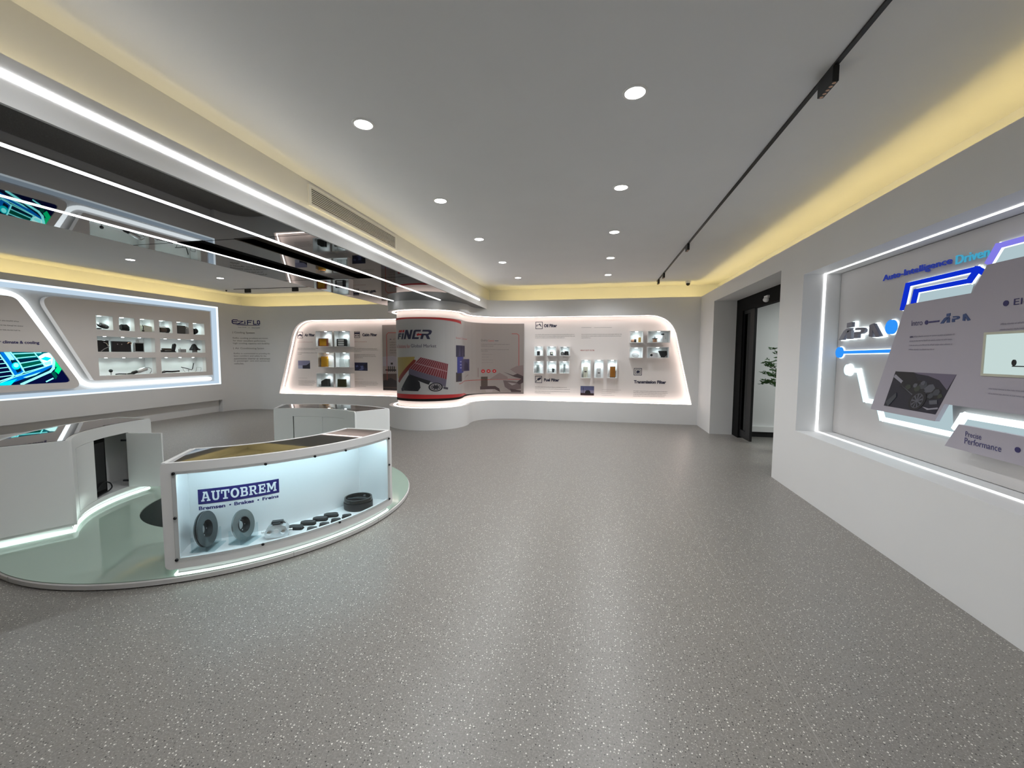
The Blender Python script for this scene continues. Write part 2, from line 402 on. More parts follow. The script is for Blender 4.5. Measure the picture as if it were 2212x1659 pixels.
# bulkhead between the two ceiling trays
slots = [rect(-3.262, -3.008, 3.30, 5.27), rect(-3.897, -3.634, 3.30, 5.27)]
b = MB().prism(rect(-4.44, XF-.02, YR, 9.62), 2.556, 2.62, None, slots)
b.box(XF-.02, XF, YR, 9.40, ZM, ZL).box(-4.46, -4.44, YR, 9.62, ZM, ZL).box(-4.32, -2.61, YR, 10.02, 2.62, H)
struct('trim_1', b, M['wall'])
# corridor seen through the sliding door
struct('wall_corridor', MB().box(2.66, 6.5, 8.40, 8.5, 0, 2.66).box(6.4, 6.5, 4.5, 8.4, 0, 2.66).box(2.66, 6.5, 4.4, 4.5, 0, 2.66).box(2.60, 6.5, 4.4, 8.5, 2.60, 2.66), M['wall'])
struct('baseboard_corridor', MB().box(2.66, 6.4, 8.36, 8.40, 0, .10), M['black'])
struct('trim_2', MB().box(2.72, 6.4, 8.33, 8.40, .10, .20), M['white'])
light('AREA', 'corridor_lamp', (4.2, 6.9, 2.55), 24, (.93, 1, .97), size=1.2)
# sliding door
DX = 2.575
d = struct('door_1', MB().box(DX, DX+.10, 5.55, 8.56, 2.31, 2.55).box(DX, DX+.10, 8.20, 8.56, 0, 2.31).box(DX, DX+.10, 5.5, 5.62, 0, 2.31), M['blackm'])
lf = MB()
T = lambda u, v, w: (DX+.05-w, u, v)
lf.prism(rect(7.70, 8.26, .03, 2.31), -.02, .02, T, [rect(7.90, 8.19, .16, 2.25)])
p = lf.build('door_leaf', M['black'], d); MB().prism(rect(7.90, 8.19, .16, 2.25), -.006, .006, T).build('glass_pane', M['tint'], p)
lf = MB().prism(rect(5.62, 6.30, .03, 2.31), -.02, .02, T, [rect(5.74, 6.16, .16, 2.25)])
p = lf.build('door_leaf', M['black'], d); MB().prism(rect(5.74, 6.16, .16, 2.25), -.006, .006, T).build('glass_pane', M['tint'], p)
MB().ball((DX-.02, 7.10, 2.37), .045, .06, .04).box(DX-.03, DX+.01, 7.03, 7.17, 2.39, 2.43).build('motion_sensor', M['white'], d, smooth=True)

# ================================================================== CEILING FITTINGS
m = thing('mirror_ceiling_panel', 'glossy black mirror ceiling panel over the round display island', 'ceiling panel', (-3.46, 3, ZM))
MB().prism(rect(-4.44, XF-.02, YR, 9.5), ZM, ZM+.006, None, slots).build('mirror_sheet', M['mirror'], m)
for k, sl in enumerate(slots):
    x0, x1 = sl[0][0], sl[1][0]
    q = MB().prism(rect(x0-.012, x1+.012, 3.288, 5.282), ZM-.004, ZM+.01, None, [rect(x0, x1, 3.30, 5.27)])
    q.box(x0, x1, 3.30, 5.27, ZM+.055, ZM+.065).box(x0-.004, x0, 3.3, 5.27, ZM, ZM+.06).box(x1, x1+.004, 3.3, 5.27, ZM, ZM+.06).box(x0, x1, 3.296, 3.3, ZM, ZM+.06).box(x0, x1, 5.27, 5.274, ZM, ZM+.06)
    o = q.build('slot', M['brown'] if k == 0 else M['blackm'], m)
for yy in (3.295, 5.275):
    MB().box(-4.44, -3.91, yy-.002, yy+.002, ZM-.0015, ZM).box(-3.62, -3.275, yy-.002, yy+.002, ZM-.0015, ZM).box(-2.995, XF-.02, yy-.002, yy+.002, ZM-.0015, ZM).build('panel_seam', M['blackm'], m)
def ledbar(name, label, mb, mt):
    t = thing(name, label, 'light strip', tuple(mb.v[0])); mb.build('diffuser', mt, t); return t
ledbar('linear_light', 'white light line running through the black mirror ceiling nearer the white bulkhead edge', MB().box(-2.977, -2.955, YR, 7.62, ZM-.006, ZM-.0005), M['led'])
ledbar('linear_light', 'white light line running along the left side of the black mirror ceiling', MB().box(-3.939, -3.924, YR, 7.60, ZM-.006, ZM-.0005), M['led'])
ledbar('linear_light', 'white light line set in the white vertical edge of the bulkhead under the air vent', MB().box(XF-.001, XF+.005, YR, 8.66, 2.663, 2.687), M['led'])
# warm cove lights hidden on the ledges
def cove(label, *boxes):
    t = thing('cove_light', label, 'light strip', (boxes[0][0], boxes[0][2], 2.664), 'warm cove lights')
    b = MB()
    for q in boxes: b.box(*q)
    b.build('diffuser', M['covesoft' if 'vent' in label else 'cove'], t)
cove('warm yellow cove light glowing above the wall with the door', (2.200, 2.216, YR+.05, 9.9, 2.664, 2.684))
cove('warm yellow cove light glowing above the right part of the far wall', (-2.3, 2.15, 9.545, 9.561, 2.664, 2.684))
cove('warm yellow cove light glowing below the air vent behind the bulkhead edge', (-2.518, -2.503, YR+.05, 9.4, 2.624, 2.644))
cove('warm yellow cove light glowing above the left wall', (-9.52, -9.504, YR+.05, 8.95, 2.723, 2.743))
t = thing('cove_light', 'warm yellow cove light glowing above the far wall in the left ceiling tray', 'light strip', (-7, 9.65, 2.664), 'warm cove lights')
MB().prism(rect(.12, sLf(-5.55), 2.664, 2.684), -.061, -.045).bend(WP.at, STEP).build('diffuser', M['cove'], t)
cove('warm yellow cove light behind the left edge of the mirror ceiling', (-4.431, -4.416, YR+.05, 9.5, 2.624, 2.644))
# recessed downlights
def downlight(x, y, label, group, pw=52):
    t = thing('downlight', label, 'downlight', (x, y, H), group)
    MB().lathe([(.060, 0), (.060, -.006), (.074, -.004), (.076, 0)], 28, (x, y, H), closed=True).build('trim_ring', M['white'], t, smooth=True)
    MB().cyl((x, y, H-.004), .060, .003, 28).build('lens', M['lamp'], t)
    light('SPOT', 'beam', (0, 0, -.012), pw, (.955, .98, 1), t, spot_size=rad(150), spot_blend=.8, shadow_soft_size=.05)
ordn = ['nearest the camera', 'second from the camera', 'third from the camera', 'fourth from the camera', 'farthest from the camera']
for i in range(5):
    downlight(.2, 2.697+1.4387*i, 'round downlight in the row closer to the black ceiling track, '+ordn[i], 'downlights of the main ceiling')
    downlight(-1.598, 2.697+1.4387*i, 'round downlight in the row closer to the air vent, '+ordn[i], 'downlights of the main ceiling')
downlight(.2, 1.26, 'round downlight right above the camera out of the picture', 'downlights of the main ceiling')
downlight(-1.598, 1.26, 'round downlight above the camera near the bulkhead', 'downlights of the main ceiling')
for i, n in enumerate(['at the left picture edge', 'above the slanted light channel', 'closest to the far corner']):
    downlight(-7.75, 3.98+1.71*i, 'round downlight in the left ceiling tray, '+n, 'downlights of the left ceiling')
# air vent in the bulkhead face
t = thing('air_vent', 'white slatted air vent in the bulkhead face under the warm lit ceiling', 'air vent', (-2.61, 4.29, 2.95))
TV = lambda u, v, w: (-2.61+w, u, v)
MB().prism(rect(3.44, 5.14, 2.862, 3.052), 0, .012, TV, [rect(3.475, 5.105, 2.882, 3.032)]).build('frame', M['white'], t)
MB().prism(rect(3.475, 5.105, 2.882, 3.032), -.0, .0015, TV).build('dark_core', M['blackm'], t)
for k in range(9):
    z = 2.8885+k*.0168
    MB().add([(-2.61+.002, 3.475, z), (-2.61+.002, 5.105, z), (-2.61+.010, 5.105, z+.001), (-2.61+.010, 3.475, z+.001), (-2.61+.002, 3.475, z+.005), (-2.61+.002, 5.105, z+.005), (-2.61+.010, 5.105, z+.006), (-2.61+.010, 3.475, z+.006)],
             [(0, 1, 2, 3), (4, 7, 6, 5), (0, 4, 5, 1), (3, 2, 6, 7), (0, 3, 7, 4), (1, 5, 6, 2)]).build('slat', M['white'], t)
# ceiling tracks
t = thing('lighting_track', 'long thin black lighting track across the main ceiling beside the warm cove', 'track', (1.24, 3, H))
MB().box(1.228, 1.252, YR, 9.35, H-.012, H).build('rail', M['black'], t)
def trackhead(x, y, label, rot=0, L=.13):
    t = thing('track_spotlight', label, 'spotlight', (x, y, H-.012), 'black spotlights on the tracks')
    b = MB().box(-.016, .016, -L/2, L/2, -.085, 0); b.xf(Matrix.Rotation(rot, 4, 'Z')); b.v = [(v[0]+x, v[1]+y, v[2]+H-.012) for v in b.v]
    b.build('housing', M['black'], t, bevel=.003)
    b = MB()
    for k in range(5): b.cyl((0, -L/2+L*(k+.5)/5, -.086), .0095, .002, 10)
    b.xf(Matrix.Rotation(rot, 4, 'Z')); b.v = [(v[0]+x, v[1]+y, v[2]+H-.012) for v in b.v]
    b.build('lens_row', M['copper'], t)
trackhead(1.24, 2.72, 'black spotlight with lens row on the main ceiling track, nearest the camera', 0, .16)
trackhead(1.24, 6.35, 'black spotlight on the main ceiling track, second one along')
trackhead(1.24, 8.47, 'black spotlight on the main ceiling track, last but one before the far wall')
trackhead(1.24, 9.15, 'black spotlight at the far end of the main ceiling track')
t = thing('lighting_track', 'short thin black lighting track in the left ceiling tray near the far wall', 'track', (-7.6, 8.72, H))
MB().box(-8.75, -6.4, 8.71, 8.73, H-.01, H).build('rail', M['black'], t)
trackhead(-8.35, 8.72, 'black spotlight on the left tray track, left one', PI/2, .16)
trackhead(-7.03, 8.72, 'black spotlight on the left tray track, right one', PI/2, .16)
def cctv(x, y, z, s, label):
    t = thing('security_camera', label, 'security camera', (x, y, z))
    MB().lathe([(.055*s, 0), (.055*s, -.03*s), (.048*s, -.05*s)], 24, (x, y, z)).build('housing', M['white'], t, smooth=True)
    MB().ball((x, y, z-.058*s), .042*s, .042*s, .042*s).build('dome', M['black'], t, smooth=True)
cctv(1.88, 9.45, H, 1.0, 'white dome security camera on the main ceiling by the far right corner')
cctv(-8.95, 8.70, H, .55, 'tiny dark security camera under the left ceiling near the far left corner')
# ================================================================== RIGHT DISPLAY RECESS
XN, XP = 2.52, 2.42                          # recess back, face of the raised panel
TN, TP = TRt(XN), TRt(XP)
def yz(pts): return [(-y, z) for y, z in pts]
nb = rect(-5.035, -.3, .685, 2.375)
t = thing('niche_light', 'white light line running round the inside of the deep recess in the right wall', 'light strip', (2.37, 5.03, .69))
MB().prism(inset(nb, .001), -.010, .010, TRt(2.37), [inset(nb, .006)]).build('diffuser', M['nicheled'], t)
# title
t = thing('wall_sign', 'blue raised lettering Auto-Intelligence Driven high in the right recess', 'sign', (XN, 4.35, 2.17))
text(MB(), 'Auto-Intelligence', -4.353, -3.62, 2.160, 2.226, .005, TN, 0, depth=.007).build('lettering', emat('title_blue', lin(44, 60, 150), .50), t)
text(MB(), 'Driven', -3.585, -3.327, 2.160, 2.222, .005, TN, 0, depth=.007).build('lettering', emat('title_cyan', lin(70, 165, 200), .55), t)
# logo letters (unit box 505 x 220 picture units)
def logo_polys():
    P = []
    P.append([(0, .02), (.05, .02), (.115, .30), (.16, .42), (.215, .55), (.33, .66), (.335, .55), (.25, .45), (.20, .32), (.16, .17), (.115, .02)])
    P[-1] = [(0, 0), (.12, 0), (.175, .22), (.225, .40), (.30, .50), (.31, .66), (.20, .63), (.13, .52), (.075, .32)]
    P.append([(.225, .03), (.325, .03), (.325, .52), (.225, .50)])
    P.append([(.205, .68), (.335, .70), (.335, .98), (.205, .95)])
    P.append([(.425, .62), (.56, .62), (.62, .58), (.655, .48), (.645, .36), (.59, .28), (.50, .26), (.50, .05), (.405, .05), (.405, .40), (.56, .40), (.565, .48), (.425, .50)])
    P.append([(.755, .10), (.755, .70), (.84, .76), (1.0, .08), (.91, .04), (.835, .42), (.835, .05)])
    return P
def logo(mb, u0, u1, v0, v1, w0, w1, T, grow=0):
    for p in logo_polys():
        q = [(u0+a*(u1-u0), v0+b*(v1-v0)) for a, b in p]
        ar = sum(q[i][0]*q[(i+1) % len(q)][1]-q[(i+1) % len(q)][0]*q[i][1] for i in range(len(q)))
        if ar < 0: q.reverse()
        if grow: q = inset(q, -grow)
        mb.prism(q, w0, w1, T)
    return mb
t = thing('wall_sign', 'grey raised three-letter logo with a white halo light behind it in the right recess', 'sign', (XN, 4.9, 1.67))
logo(MB(), -4.90, -4.26, 1.668, 1.843, .030, .058, TN).build('lettering', mat('logo_grey', (.13, .125, .16), .4), t)
logo(MB(), -4.90, -4.26, 1.668, 1.843, .004, .028, TN, .007).build('halo', M['halo'], t)
def ornament(label, face, strokes=(), discs=(), fills=(), w=.022, halo='halo', sides=None, Tn=None, lift=.012, depth=.022, grow=.006):
    """flat acrylic ornament standing off the wall with a lit edge behind it"""
    Tn = Tn or TN; o = (discs[0][:2] if discs else (strokes[0][0] if strokes else fills[0][0]))
    t = thing('light_ornament', label, 'light ornament', (XN, -o[0], o[1]), 'lit outline ornaments in the right recess')
    f, h = MB(), MB()
    for s in strokes: f.stroke(s, w, lift, lift+depth, Tn); h.stroke(s, w+2*grow, .003, lift, Tn)
    for (u, v, r) in discs: f.prism(circle(u, v, r), lift, lift+depth, Tn); h.prism(circle(u, v, r+grow), .003, lift, Tn)
    f.build('acrylic_face', M[face], t); h.build('halo', M[halo], t)
    for q, mm in fills:
        MB().prism(q, .002, .006, Tn).build('lit_field', M[mm], t)
    return t
ornament('bright blue lit disc beside the raised panel edge in the right recess', 'skyglow', discs=[(-4.18, 1.756, .062)])
ornament('light blue disc with a horizontal bar running to the raised panel', 'skyglow', [yz([(4.90, 1.542), (4.10, 1.549)])], [(-4.935, 1.542, .056)], w=.03)
ornament('white lit disc with a bent line dropping to the raised panel', 'cyanglow', [yz([(4.73, 1.362), (4.60, 1.365), (4.47, 1.085), (4.38, 1.085)])], [(-4.765, 1.366, .055)], w=.026)
ornament('deep blue double bracket outline with a pale lit field above the raised panel', 'blueglow',
         [yz([(4.06, 1.90), (4.018, 2.09), (3.39, 2.092), (3.34, 2.06)]), yz([(3.945, 1.92), (3.922, 2.025), (3.44, 2.022), (3.395, 2.075)])], w=.03,
         fills=[(yz([(3.94, 1.90), (3.905, 2.003), (3.43, 2.003), (3.46, 1.90)]), 'backlit')])
ornament('violet outline bracket with a pale lit field above the tall part of the raised panel', 'violetglow',
         [yz([(3.305, 2.118), (3.248, 2.207), (2.0, 2.207)])], w=.03, fills=[(yz([(3.29, 2.09), (3.225, 2.188), (2.0, 2.188), (2.0, 2.09)]), 'backlit')])
ornament('white outline bracket with a pale lit field below the raised panel', 'cyanglow',
         [yz([(4.275, 1.05), (4.225, .945), (3.40, .945)])], w=.026, fills=[(yz([(4.25, 1.05), (4.205, .965), (3.50, .965), (3.53, 1.17), (4.0, 1.17)]), 'backlit')])
ornament('white outline bracket with a pale lit field behind the small lower panel', 'halo',
         [yz([(3.46, 1.0), (3.405, 1.095), (1.9, 1.095)])], w=.03, fills=[(yz([(3.44, .98), (3.385, 1.08), (1.9, 1.08), (1.9, .98)]), 'backlit')])
# raised panel
pan = yz([(3.902, 1.916), (3.308, 1.921), (3.215, 2.084), (1.2, 2.084), (1.2, 1.168), (3.457, 1.168), (3.530, 1.033), (4.248, 1.031)])
t = thing('exhibit_board', 'large lilac grey panel with slanted edges and printed text in the right recess', 'board', (XP, 4.2, 1.03))
MB().prism(pan, -.03, 0, TP).build('board', M['lilac'], t)
MB().box(XP+.03, XN, 1.4, 3.3, 1.3, 1.9).build('mounting_block', M['whitem'], t)
text(MB(), 'Intro', -3.823, -3.712, 1.741, 1.782, .002, TP).build('heading', M['purpleink'], t)
MB().prism(circle(-3.673, 1.757, .016), 0, .003, TP).stroke([(-3.645, 1.757), (-3.56, 1.758)], .011, 0, .003, TP).build('dot_and_dash', M['purpleink'], t)
logo(MB(), -3.545, -3.30, 1.738, 1.807, 0, .003, TP).build('logo_print', mat('logo_blue', lin(45, 70, 120), .5), t)
b = MB()
for i, (x1, n) in enumerate(((-3.39, 1), (-3.42, 1), (-3.40, 1), (-3.56, 1))): para(b, -3.833, x1, 1.640-i*.0335, 1.640-i*.0335+.022, 1, .002, TP, seed=i)
b.build('paragraph', M['midink'], t)
text(MB(), 'AIPA', -3.832, -3.795, 1.648, 1.662, .002, TP, .03).build('bold_word', M['purpleink'], t)
MB().prism(circle(-3.066, 1.825, .017), 0, .003, TP).build('dot', M['purpleink'], t)
text(MB(), 'Ele', -3.018, -2.925, 1.808, 1.845, .002, TP).build('heading', M['purpleink'], t)
para(para(MB(), -3.09, -2.6, 1.688, 1.706, 1, .002, TP, seed=3), -3.09, -2.7, 1.655, 1.672, 1, .002, TP, seed=4).build('paragraph', M['midink'], t)
para(para(MB(), -3.13, -2.5, 1.292, 1.308, 1, .002, TP, seed=5), -3.13, -2.6, 1.262, 1.277, 1, .002, TP, seed=6).build('paragraph', M['midink'], t)
# car photograph on the panel
def PH(a, b): return (-(4.127-(a-680)*.000842*.964-(640-b)*0)-(.0), b)
c0 = ((-3.963, 1.380), (-3.374, 1.380), (-4.077, 1.083), (-3.527, 1.083))
def ph(u, v):  # u right 0..1, v up 0..1 inside the slanted photo
    tl, tr, bl, br = c0; a = (bl[0]+(br[0]-bl[0])*u, bl[1]); c = (tl[0]+(tr[0]-tl[0])*u, tl[1]); return (a[0]+(c[0]-a[0])*v, a[1]+(c[1]-a[1])*v)
ink = [mat('photo_%d' % i, lin(*c), .5) for i, c in enumerate(((22, 22, 40), (105, 98, 118), (12, 12, 22), (62, 66, 74), (150, 148, 160), (48, 56, 46), (84, 86, 96)))]
b = MB(); L = 0
def lay(poly, mi):
    global L
    L += 1; b.prism([ph(*p) for p in poly], .0005, .001+L*.00012, TP, mi=mi)
lay([(0, 0), (1, 0), (1, 1), (0, 1)], 0)
lay([(.33, 1), (1, 1), (.98, .62), (.80, .84), (.60, .93), (.42, .96)], 1)
lay([(.0, 1), (.34, 1), (.46, .80), (.30, .62), (.0, .80)], 2)
lay([(0, .84), (.02, .92), (.24, .72), (.22, .66)], 4)
lay([(.20, .74), (.55, .80), (.90, .62), (.96, .40), (.62, .30), (.36, .46), (.18, .60)], 2)
for (u, v, r, mi) in ((.60, .68, .07, 3), (.72, .62, .08, 6), (.52, .58, .06, 5), (.84, .54, .06, 3), (.66, .48, .05, 6), (.46, .66, .04, 6), (.92, .46, .04, 5), (.78, .44, .05, 3), (.58, .74, .04, 6), (.34, .60, .05, 5)):
    lay([(u+r*math.cos(k*PI/3+u*9)*(1+.3*math.sin(k*5)), v+r*1.5*math.sin(k*PI/3+u*9)) for k in range(6)], mi)
lay([(.18, .66), (.20, .64), (.56, .36), (.54, .34)], 6)
lay([(.60+.145*math.cos(k*PI/12), .28+.27*math.sin(k*PI/12)) for k in range(24)], 2)
lay([(.60+.10*math.cos(k*PI/12), .27+.20*math.sin(k*PI/12)) for k in range(24)], 6)
for k in range(9):
    a = k*2*PI/9; lay([(.60+.022*math.cos(a), .27+.04*math.sin(a)), (.60+.092*math.cos(a-.2), .27+.185*math.sin(a-.2)), (.60+.092*math.cos(a+.2), .27+.185*math.sin(a+.2))], 2)
lay([(.74, .14), (.84, .08), (1, .14), (.985, .18), (.85, .12)], 4)
lay([(.80, .32), (.92, .36), (.95, .26), (.84, .22)], 6)
lay([(.10, .0), (.20, .30), (.17, .42), (.02, .12)], 3)
b.build('car_photo', ink, t)
# light box window in the panel
bx = rect(-3.19, -2.2, 1.381, 1.656)
MB().prism(bx, 0, .006, TP, [inset(bx, .015)]).build('light_box_frame', M['cream'], t)
o = MB().prism(inset(bx, .015), .0005, .002, TP).build('light_box', M['lightbox'], t)
MB().prism(rect(-2.99, -2.3, 1.444, 1.45), .002, .006, TP).prism(circle(-2.98, 1.468, .012, ry=.018), .002, .008, TP).build('exhibit_silhouette', M['black'], t)
# small lower panel
T2 = TRt(2.40)
t = thing('exhibit_board', 'small lilac grey panel reading Precise Performance low in the right recess', 'board', (2.40, 3.4, .87))
MB().prism(yz([(3.30, 1.048), (1.4, 1.048), (1.4, .880), (3.401, .880)]), -.03, 0, T2).build('board', M['lilac'], t)
MB().box(2.43, XN, 1.6, 3.1, .895, .965).build('mounting_block', M['whitem'], t)
b = text(MB(), 'Precise', -3.241, -3.125, .978, 1.012, .002, T2); text(b, 'Performance', -3.243, -2.99, .930, .970, .002, T2); b.build('heading', mat('blue_grey_ink', lin(50, 52, 110), .5), t)
MB().prism(circle(-2.893, .966, .016), 0, .003, T2).build('dot', M['purpleink'], t)

# ================================================================== FAR WALL DISPLAY
YD = WP.at(0, 0, -.18)
t = thing('recess_light', 'thin warm white light line framing the long display recess in the far wall', 'light strip', (0, 9.6, ZF0))
b = MB().prism(inset(fr_out, .001), -.118, -.088, None, [inset(fr_out, .008)]); b.bend(WP.at, STEP); b.build('diffuser', M['ledpink'], t)
TBR, TBL = TB(9.68), TB(9.78)
def section(label, loc, T, icon, head, headbox, extra=()):
    t = thing('wall_text', label, 'wall sign', loc, 'headings and paragraphs on the far wall')
    x0, x1, z0, z1 = icon
    b = MB().prism(rect(x0, x1, z0, z1), 0, .002, T, [rect(x0+.012, x1-.012, z0+.012, z1-.012)])
    return t, b
def icon_fig(b, kind, x0, x1, z0, z1, T):
    W_, H_ = x1-x0, z1-z0; q = lambda pts: [(x0+u*W_, z0+v*H_) for u, v in pts]
    if kind == 'car': b.prism(q([(.12, .38), (.88, .38), (.9, .5), (.78, .56), (.66, .68), (.38, .68), (.24, .54), (.12, .5)]), 0, .002, T); b.prism(q([(.2+.1*math.cos(k), .36+.1*math.sin(k)) for k in range(6)]), 0, .0025, T); b.prism(q([(.74+.1*math.cos(k), .36+.1*math.sin(k)) for k in range(6)]), 0, .0025, T)
    if kind == 'cabin':
        b.prism(q([(.06, .58), (.94, .58), (.94, .86), (.06, .86)]), 0, .002, T); b.prism(circle(x0+.28*W_, z0+.34*H_, .11*W_, 12), 0, .002, T)
        for i in range(3): b.prism(q([(.5+i*.15, .22), (.58+i*.15, .22), (.58+i*.15, .46), (.5+i*.15, .46)]), 0, .002, T)
    if kind == 'oil': b.prism(q([(.14, .34), (.24, .34), (.26, .56), (.2, .64), (.14, .52)]), 0, .002, T); b.prism(q([(.22, .62), (.4, .6), (.58, .76), (.66, .72), (.84, .36), (.76, .32), (.56, .6), (.44, .52), (.24, .56)]), 0, .002, T)
    if kind == 'fuel': b.prism(q([(.1, .22), (.2, .18), (.34, .4), (.52, .34), (.82, .56), (.9, .8), (.66, .78), (.4, .68), (.3, .46)]), 0, .002, T); b.prism(q([(.08, .18), (.16, .14), (.18, .24), (.1, .28)]), 0, .002, T)
    if kind == 'gear': b.prism(q([(.18, .18), (.82, .18), (.82, .82), (.18, .82)]), 0, .002, T, [q([(.24, .24), (.76, .24), (.76, .76), (.24, .76)])]); b.prism(q([(.3, .4), (.42, .3), (.62, .32), (.74, .44), (.72, .6), (.56, .7), (.36, .64)]), 0, .003, T)
t, b = section('Air Filter heading with car icon and paragraphs, left end of the far wall', (-7.86, 9.78, 1.9), TBL, (-7.863, -7.699, 1.919, 2.088), 0, 0)
icon_fig(b, 'car', -7.863, -7.699, 1.919, 2.088, TBL); b.build('icon', M['ink'], t)
text(MB(), 'Air Filter', -7.645, -7.335, 1.967, 2.043, .002, TBL, .05).build('heading', M['ink'], t)
para(MB(), -7.862, -7.393, 1.800, 1.826, 1, .002, TBL, ragged=0, seed=1).build('red_line', M['redink'], t)
para(MB(), -7.868, -7.227, 1.602, 1.661, 2, .002, TBL, last=.85).build('paragraph', M['greyink'], t); para(MB(), -7.872, -7.257, 1.482, 1.540, 2, .002, TBL, last=.22).build('paragraph', M['greyink'], t); para(MB(), -7.866, -7.588, .84, .858, 1, .002, TBL).build('paragraph', M['greyink'], t); para(MB(), -7.869, -7.328, .655, .785, 4, .002, TBL, last=.85, seed=5).build('paragraph', M['greyink'], t)
t, b = section('Cabin Filter heading with dashboard icon and paragraphs beside the dark banner', (-6.18, 9.78, 1.9), TBL, (-6.178, -6.014, 1.925, 2.088), 0, 0)
icon_fig(b, 'cabin', -6.178, -6.014, 1.925, 2.088, TBL); b.build('icon', M['ink'], t)
text(MB(), 'Cabin Filter', -5.944, -5.526, 1.964, 2.041, .002, TBL, .05).build('heading', M['ink'], t)
para(MB(), -6.182, -5.814, 1.804, 1.832, 1, .002, TBL, ragged=0, seed=2).build('red_line', M['redink'], t)
para(MB(), -6.187, -5.48, 1.562, 1.658, 3, .002, TBL, last=.3, seed=8).build('paragraph', M['greyink'], t); para(MB(), -6.191, -5.546, 1.396, 1.495, 3, .002, TBL, last=.4, seed=9).build('paragraph', M['greyink'], t); para(MB(), -6.183, -5.933, .84, .858, 1, .002, TBL).build('paragraph', M['greyink'], t); para(MB(), -6.184, -5.494, .655, .786, 4, .002, TBL, last=.45, seed=10).build('paragraph', M['greyink'], t)
t, b = section('Oil Filter heading with oil can icon and paragraph on the far wall', (-1.40, 9.68, 2.1), TBR, (-1.406, -1.24, 2.108, 2.275), 0, 0)
icon_fig(b, 'oil', -1.406, -1.24, 2.108, 2.275, TBR); b.build('icon', M['ink'], t)
text(MB(), 'Oil Filter', -1.208, -.902, 2.146, 2.223, .002, TBR, .05).build('heading', M['ink'], t)
para(MB(), -1.412, -.479, 1.890, 1.988, 3, .002, TBR, last=.75, seed=11).build('paragraph', M['greyink'], t)
t, b = section('Fuel Filter heading with fuel nozzle icon and paragraphs on the far wall', (-1.40, 9.68, .85), TBR, (-1.407, -1.241, .843, 1.006), 0, 0)
icon_fig(b, 'fuel', -1.407, -1.241, .843, 1.006, TBR); b.build('icon', M['ink'], t)
text(MB(), 'Fuel Filter', -1.192, -.835, .881, .954, .002, TBR, .05).build('heading', M['ink'], t)
para(MB(), -1.405, -.58, .690, .753, 2, .002, TBR, last=1, seed=12).build('paragraph', M['greyink'], t); para(MB(), -1.405, -.505, .596, .655, 2, .002, TBR, last=.42, seed=13).build('paragraph', M['greyink'], t)
t = thing('wall_text', 'HEAVY DUTY FILTER red heading with small print, middle of the right display', 'wall sign', (-.35, 9.68, 1.6), 'headings and paragraphs on the far wall')
text(MB(), 'HEAVY DUTY FILTER', -.358, -.039, 1.599, 1.627, .002, TBR, .02).build('red_heading', M['redink'], t)
para(MB(), -.342, -.117, 2.116, 2.140, 1, .002, TBR, ragged=0).build('bold_line', M['ink'], t); para(MB(), -.054, .337, 2.113, 2.137, 1, .002, TBR, ragged=0, seed=2).build('bold_line', M['ink'], t)
para(MB(), -.34, .627, 1.886, 1.988, 3, .002, TBR, last=.22, seed=14).build('paragraph', M['greyink'], t)
b = MB()
for i, e in enumerate((.571, .44, .36, .43)): para(b, .165, e, .703-i*.043, .718-i*.043, 1, .002, TBR, ragged=0, seed=i); b.prism(rect(.146, .152, .706-i*.043, .714-i*.043), 0, .002, TBR)
b.build('bullet_list', M['greyink'], t)
t, b = section('Transmission Filter heading with gearbox icon and paragraph, right end of the far wall', (.84, 9.68, 1.05), TBR, (.839, 1.013, 1.054, 1.215), 0, 0)
icon_fig(b, 'gear', .839, 1.013, 1.054, 1.215, TBR); b.build('icon', M['ink'], t)
text(MB(), 'Transmission Filter', .846, 1.537, .871, .945, .002, TBR, .05).build('heading', M['ink'], t)
para(MB(), .841, 1.578, .572, .708, 4, .002, TBR, last=.92, ragged=.08, seed=15).build('paragraph', M['greyink'], t)
def photo(label, T, x0, x1, z0, z1, cols, polys):
    t = thing('photo_print', label, 'photo', tuple(T((x0+x1)/2, z0, 0)), 'small photo prints on the far wall'); b = MB().prism(rect(x0, x1, z0, z1), 0, .002, T)
    for i, (mi, pl) in enumerate(polys): b.prism([(x0+u*(x1-x0), z0+v*(z1-z0)) for u, v in pl], 0, .0024+i*.0002, T, mi=mi)
    b.build('print', [mat('print_tone', lin(*c), .5) for c in cols], t)
photo('bluish photo print under the Air Filter text', TBL, -7.867, -7.505, 1.106, 1.323, ((126, 128, 160), (24, 24, 44), (160, 165, 190)), [(1, [(.38, 0), (1, 0), (1, .82), (.9, .62), (.7, .44), (.38, .40)]), (2, [(0, 0), (.36, 0), (.36, .4), (0, .4)])])
photo('dark blue engine photo print under the Cabin Filter text', TBL, -6.184, -5.815, 1.071, 1.284, ((28, 30, 66), (84, 92, 140), (14, 14, 34)), [(1, [(.3, .1), (.5, .3), (.44, .6), (.66, .62), (.7, .2), (.56, .06)]), (1, [(.06, .6), (.24, .7), (.3, .5), (.12, .4)]), (2, [(.7, .7), (.96, .9), (.96, .3), (.8, .4)]), (1, [(.45, .42), (.52, .5), (.58, .42), (.52, .34)])])
photo('photo print of a dark vehicle on red ground below the heavy duty filters', TBR, -.342, -.033, .574, .79, ((128, 126, 150), (44, 24, 26), (20, 18, 24), (88, 92, 130)), [(3, [(0, .55), (1, .55), (1, 1), (0, 1)]), (1, [(0, 0), (1, 0), (1, .24), (0, .26)]), (2, [(.32, .14), (.76, .16), (.72, .44), (.62, .56), (.42, .54), (.34, .36)]), (2, [(.2, .22), (.225, .22), (.225, .85), (.2, .85)])])

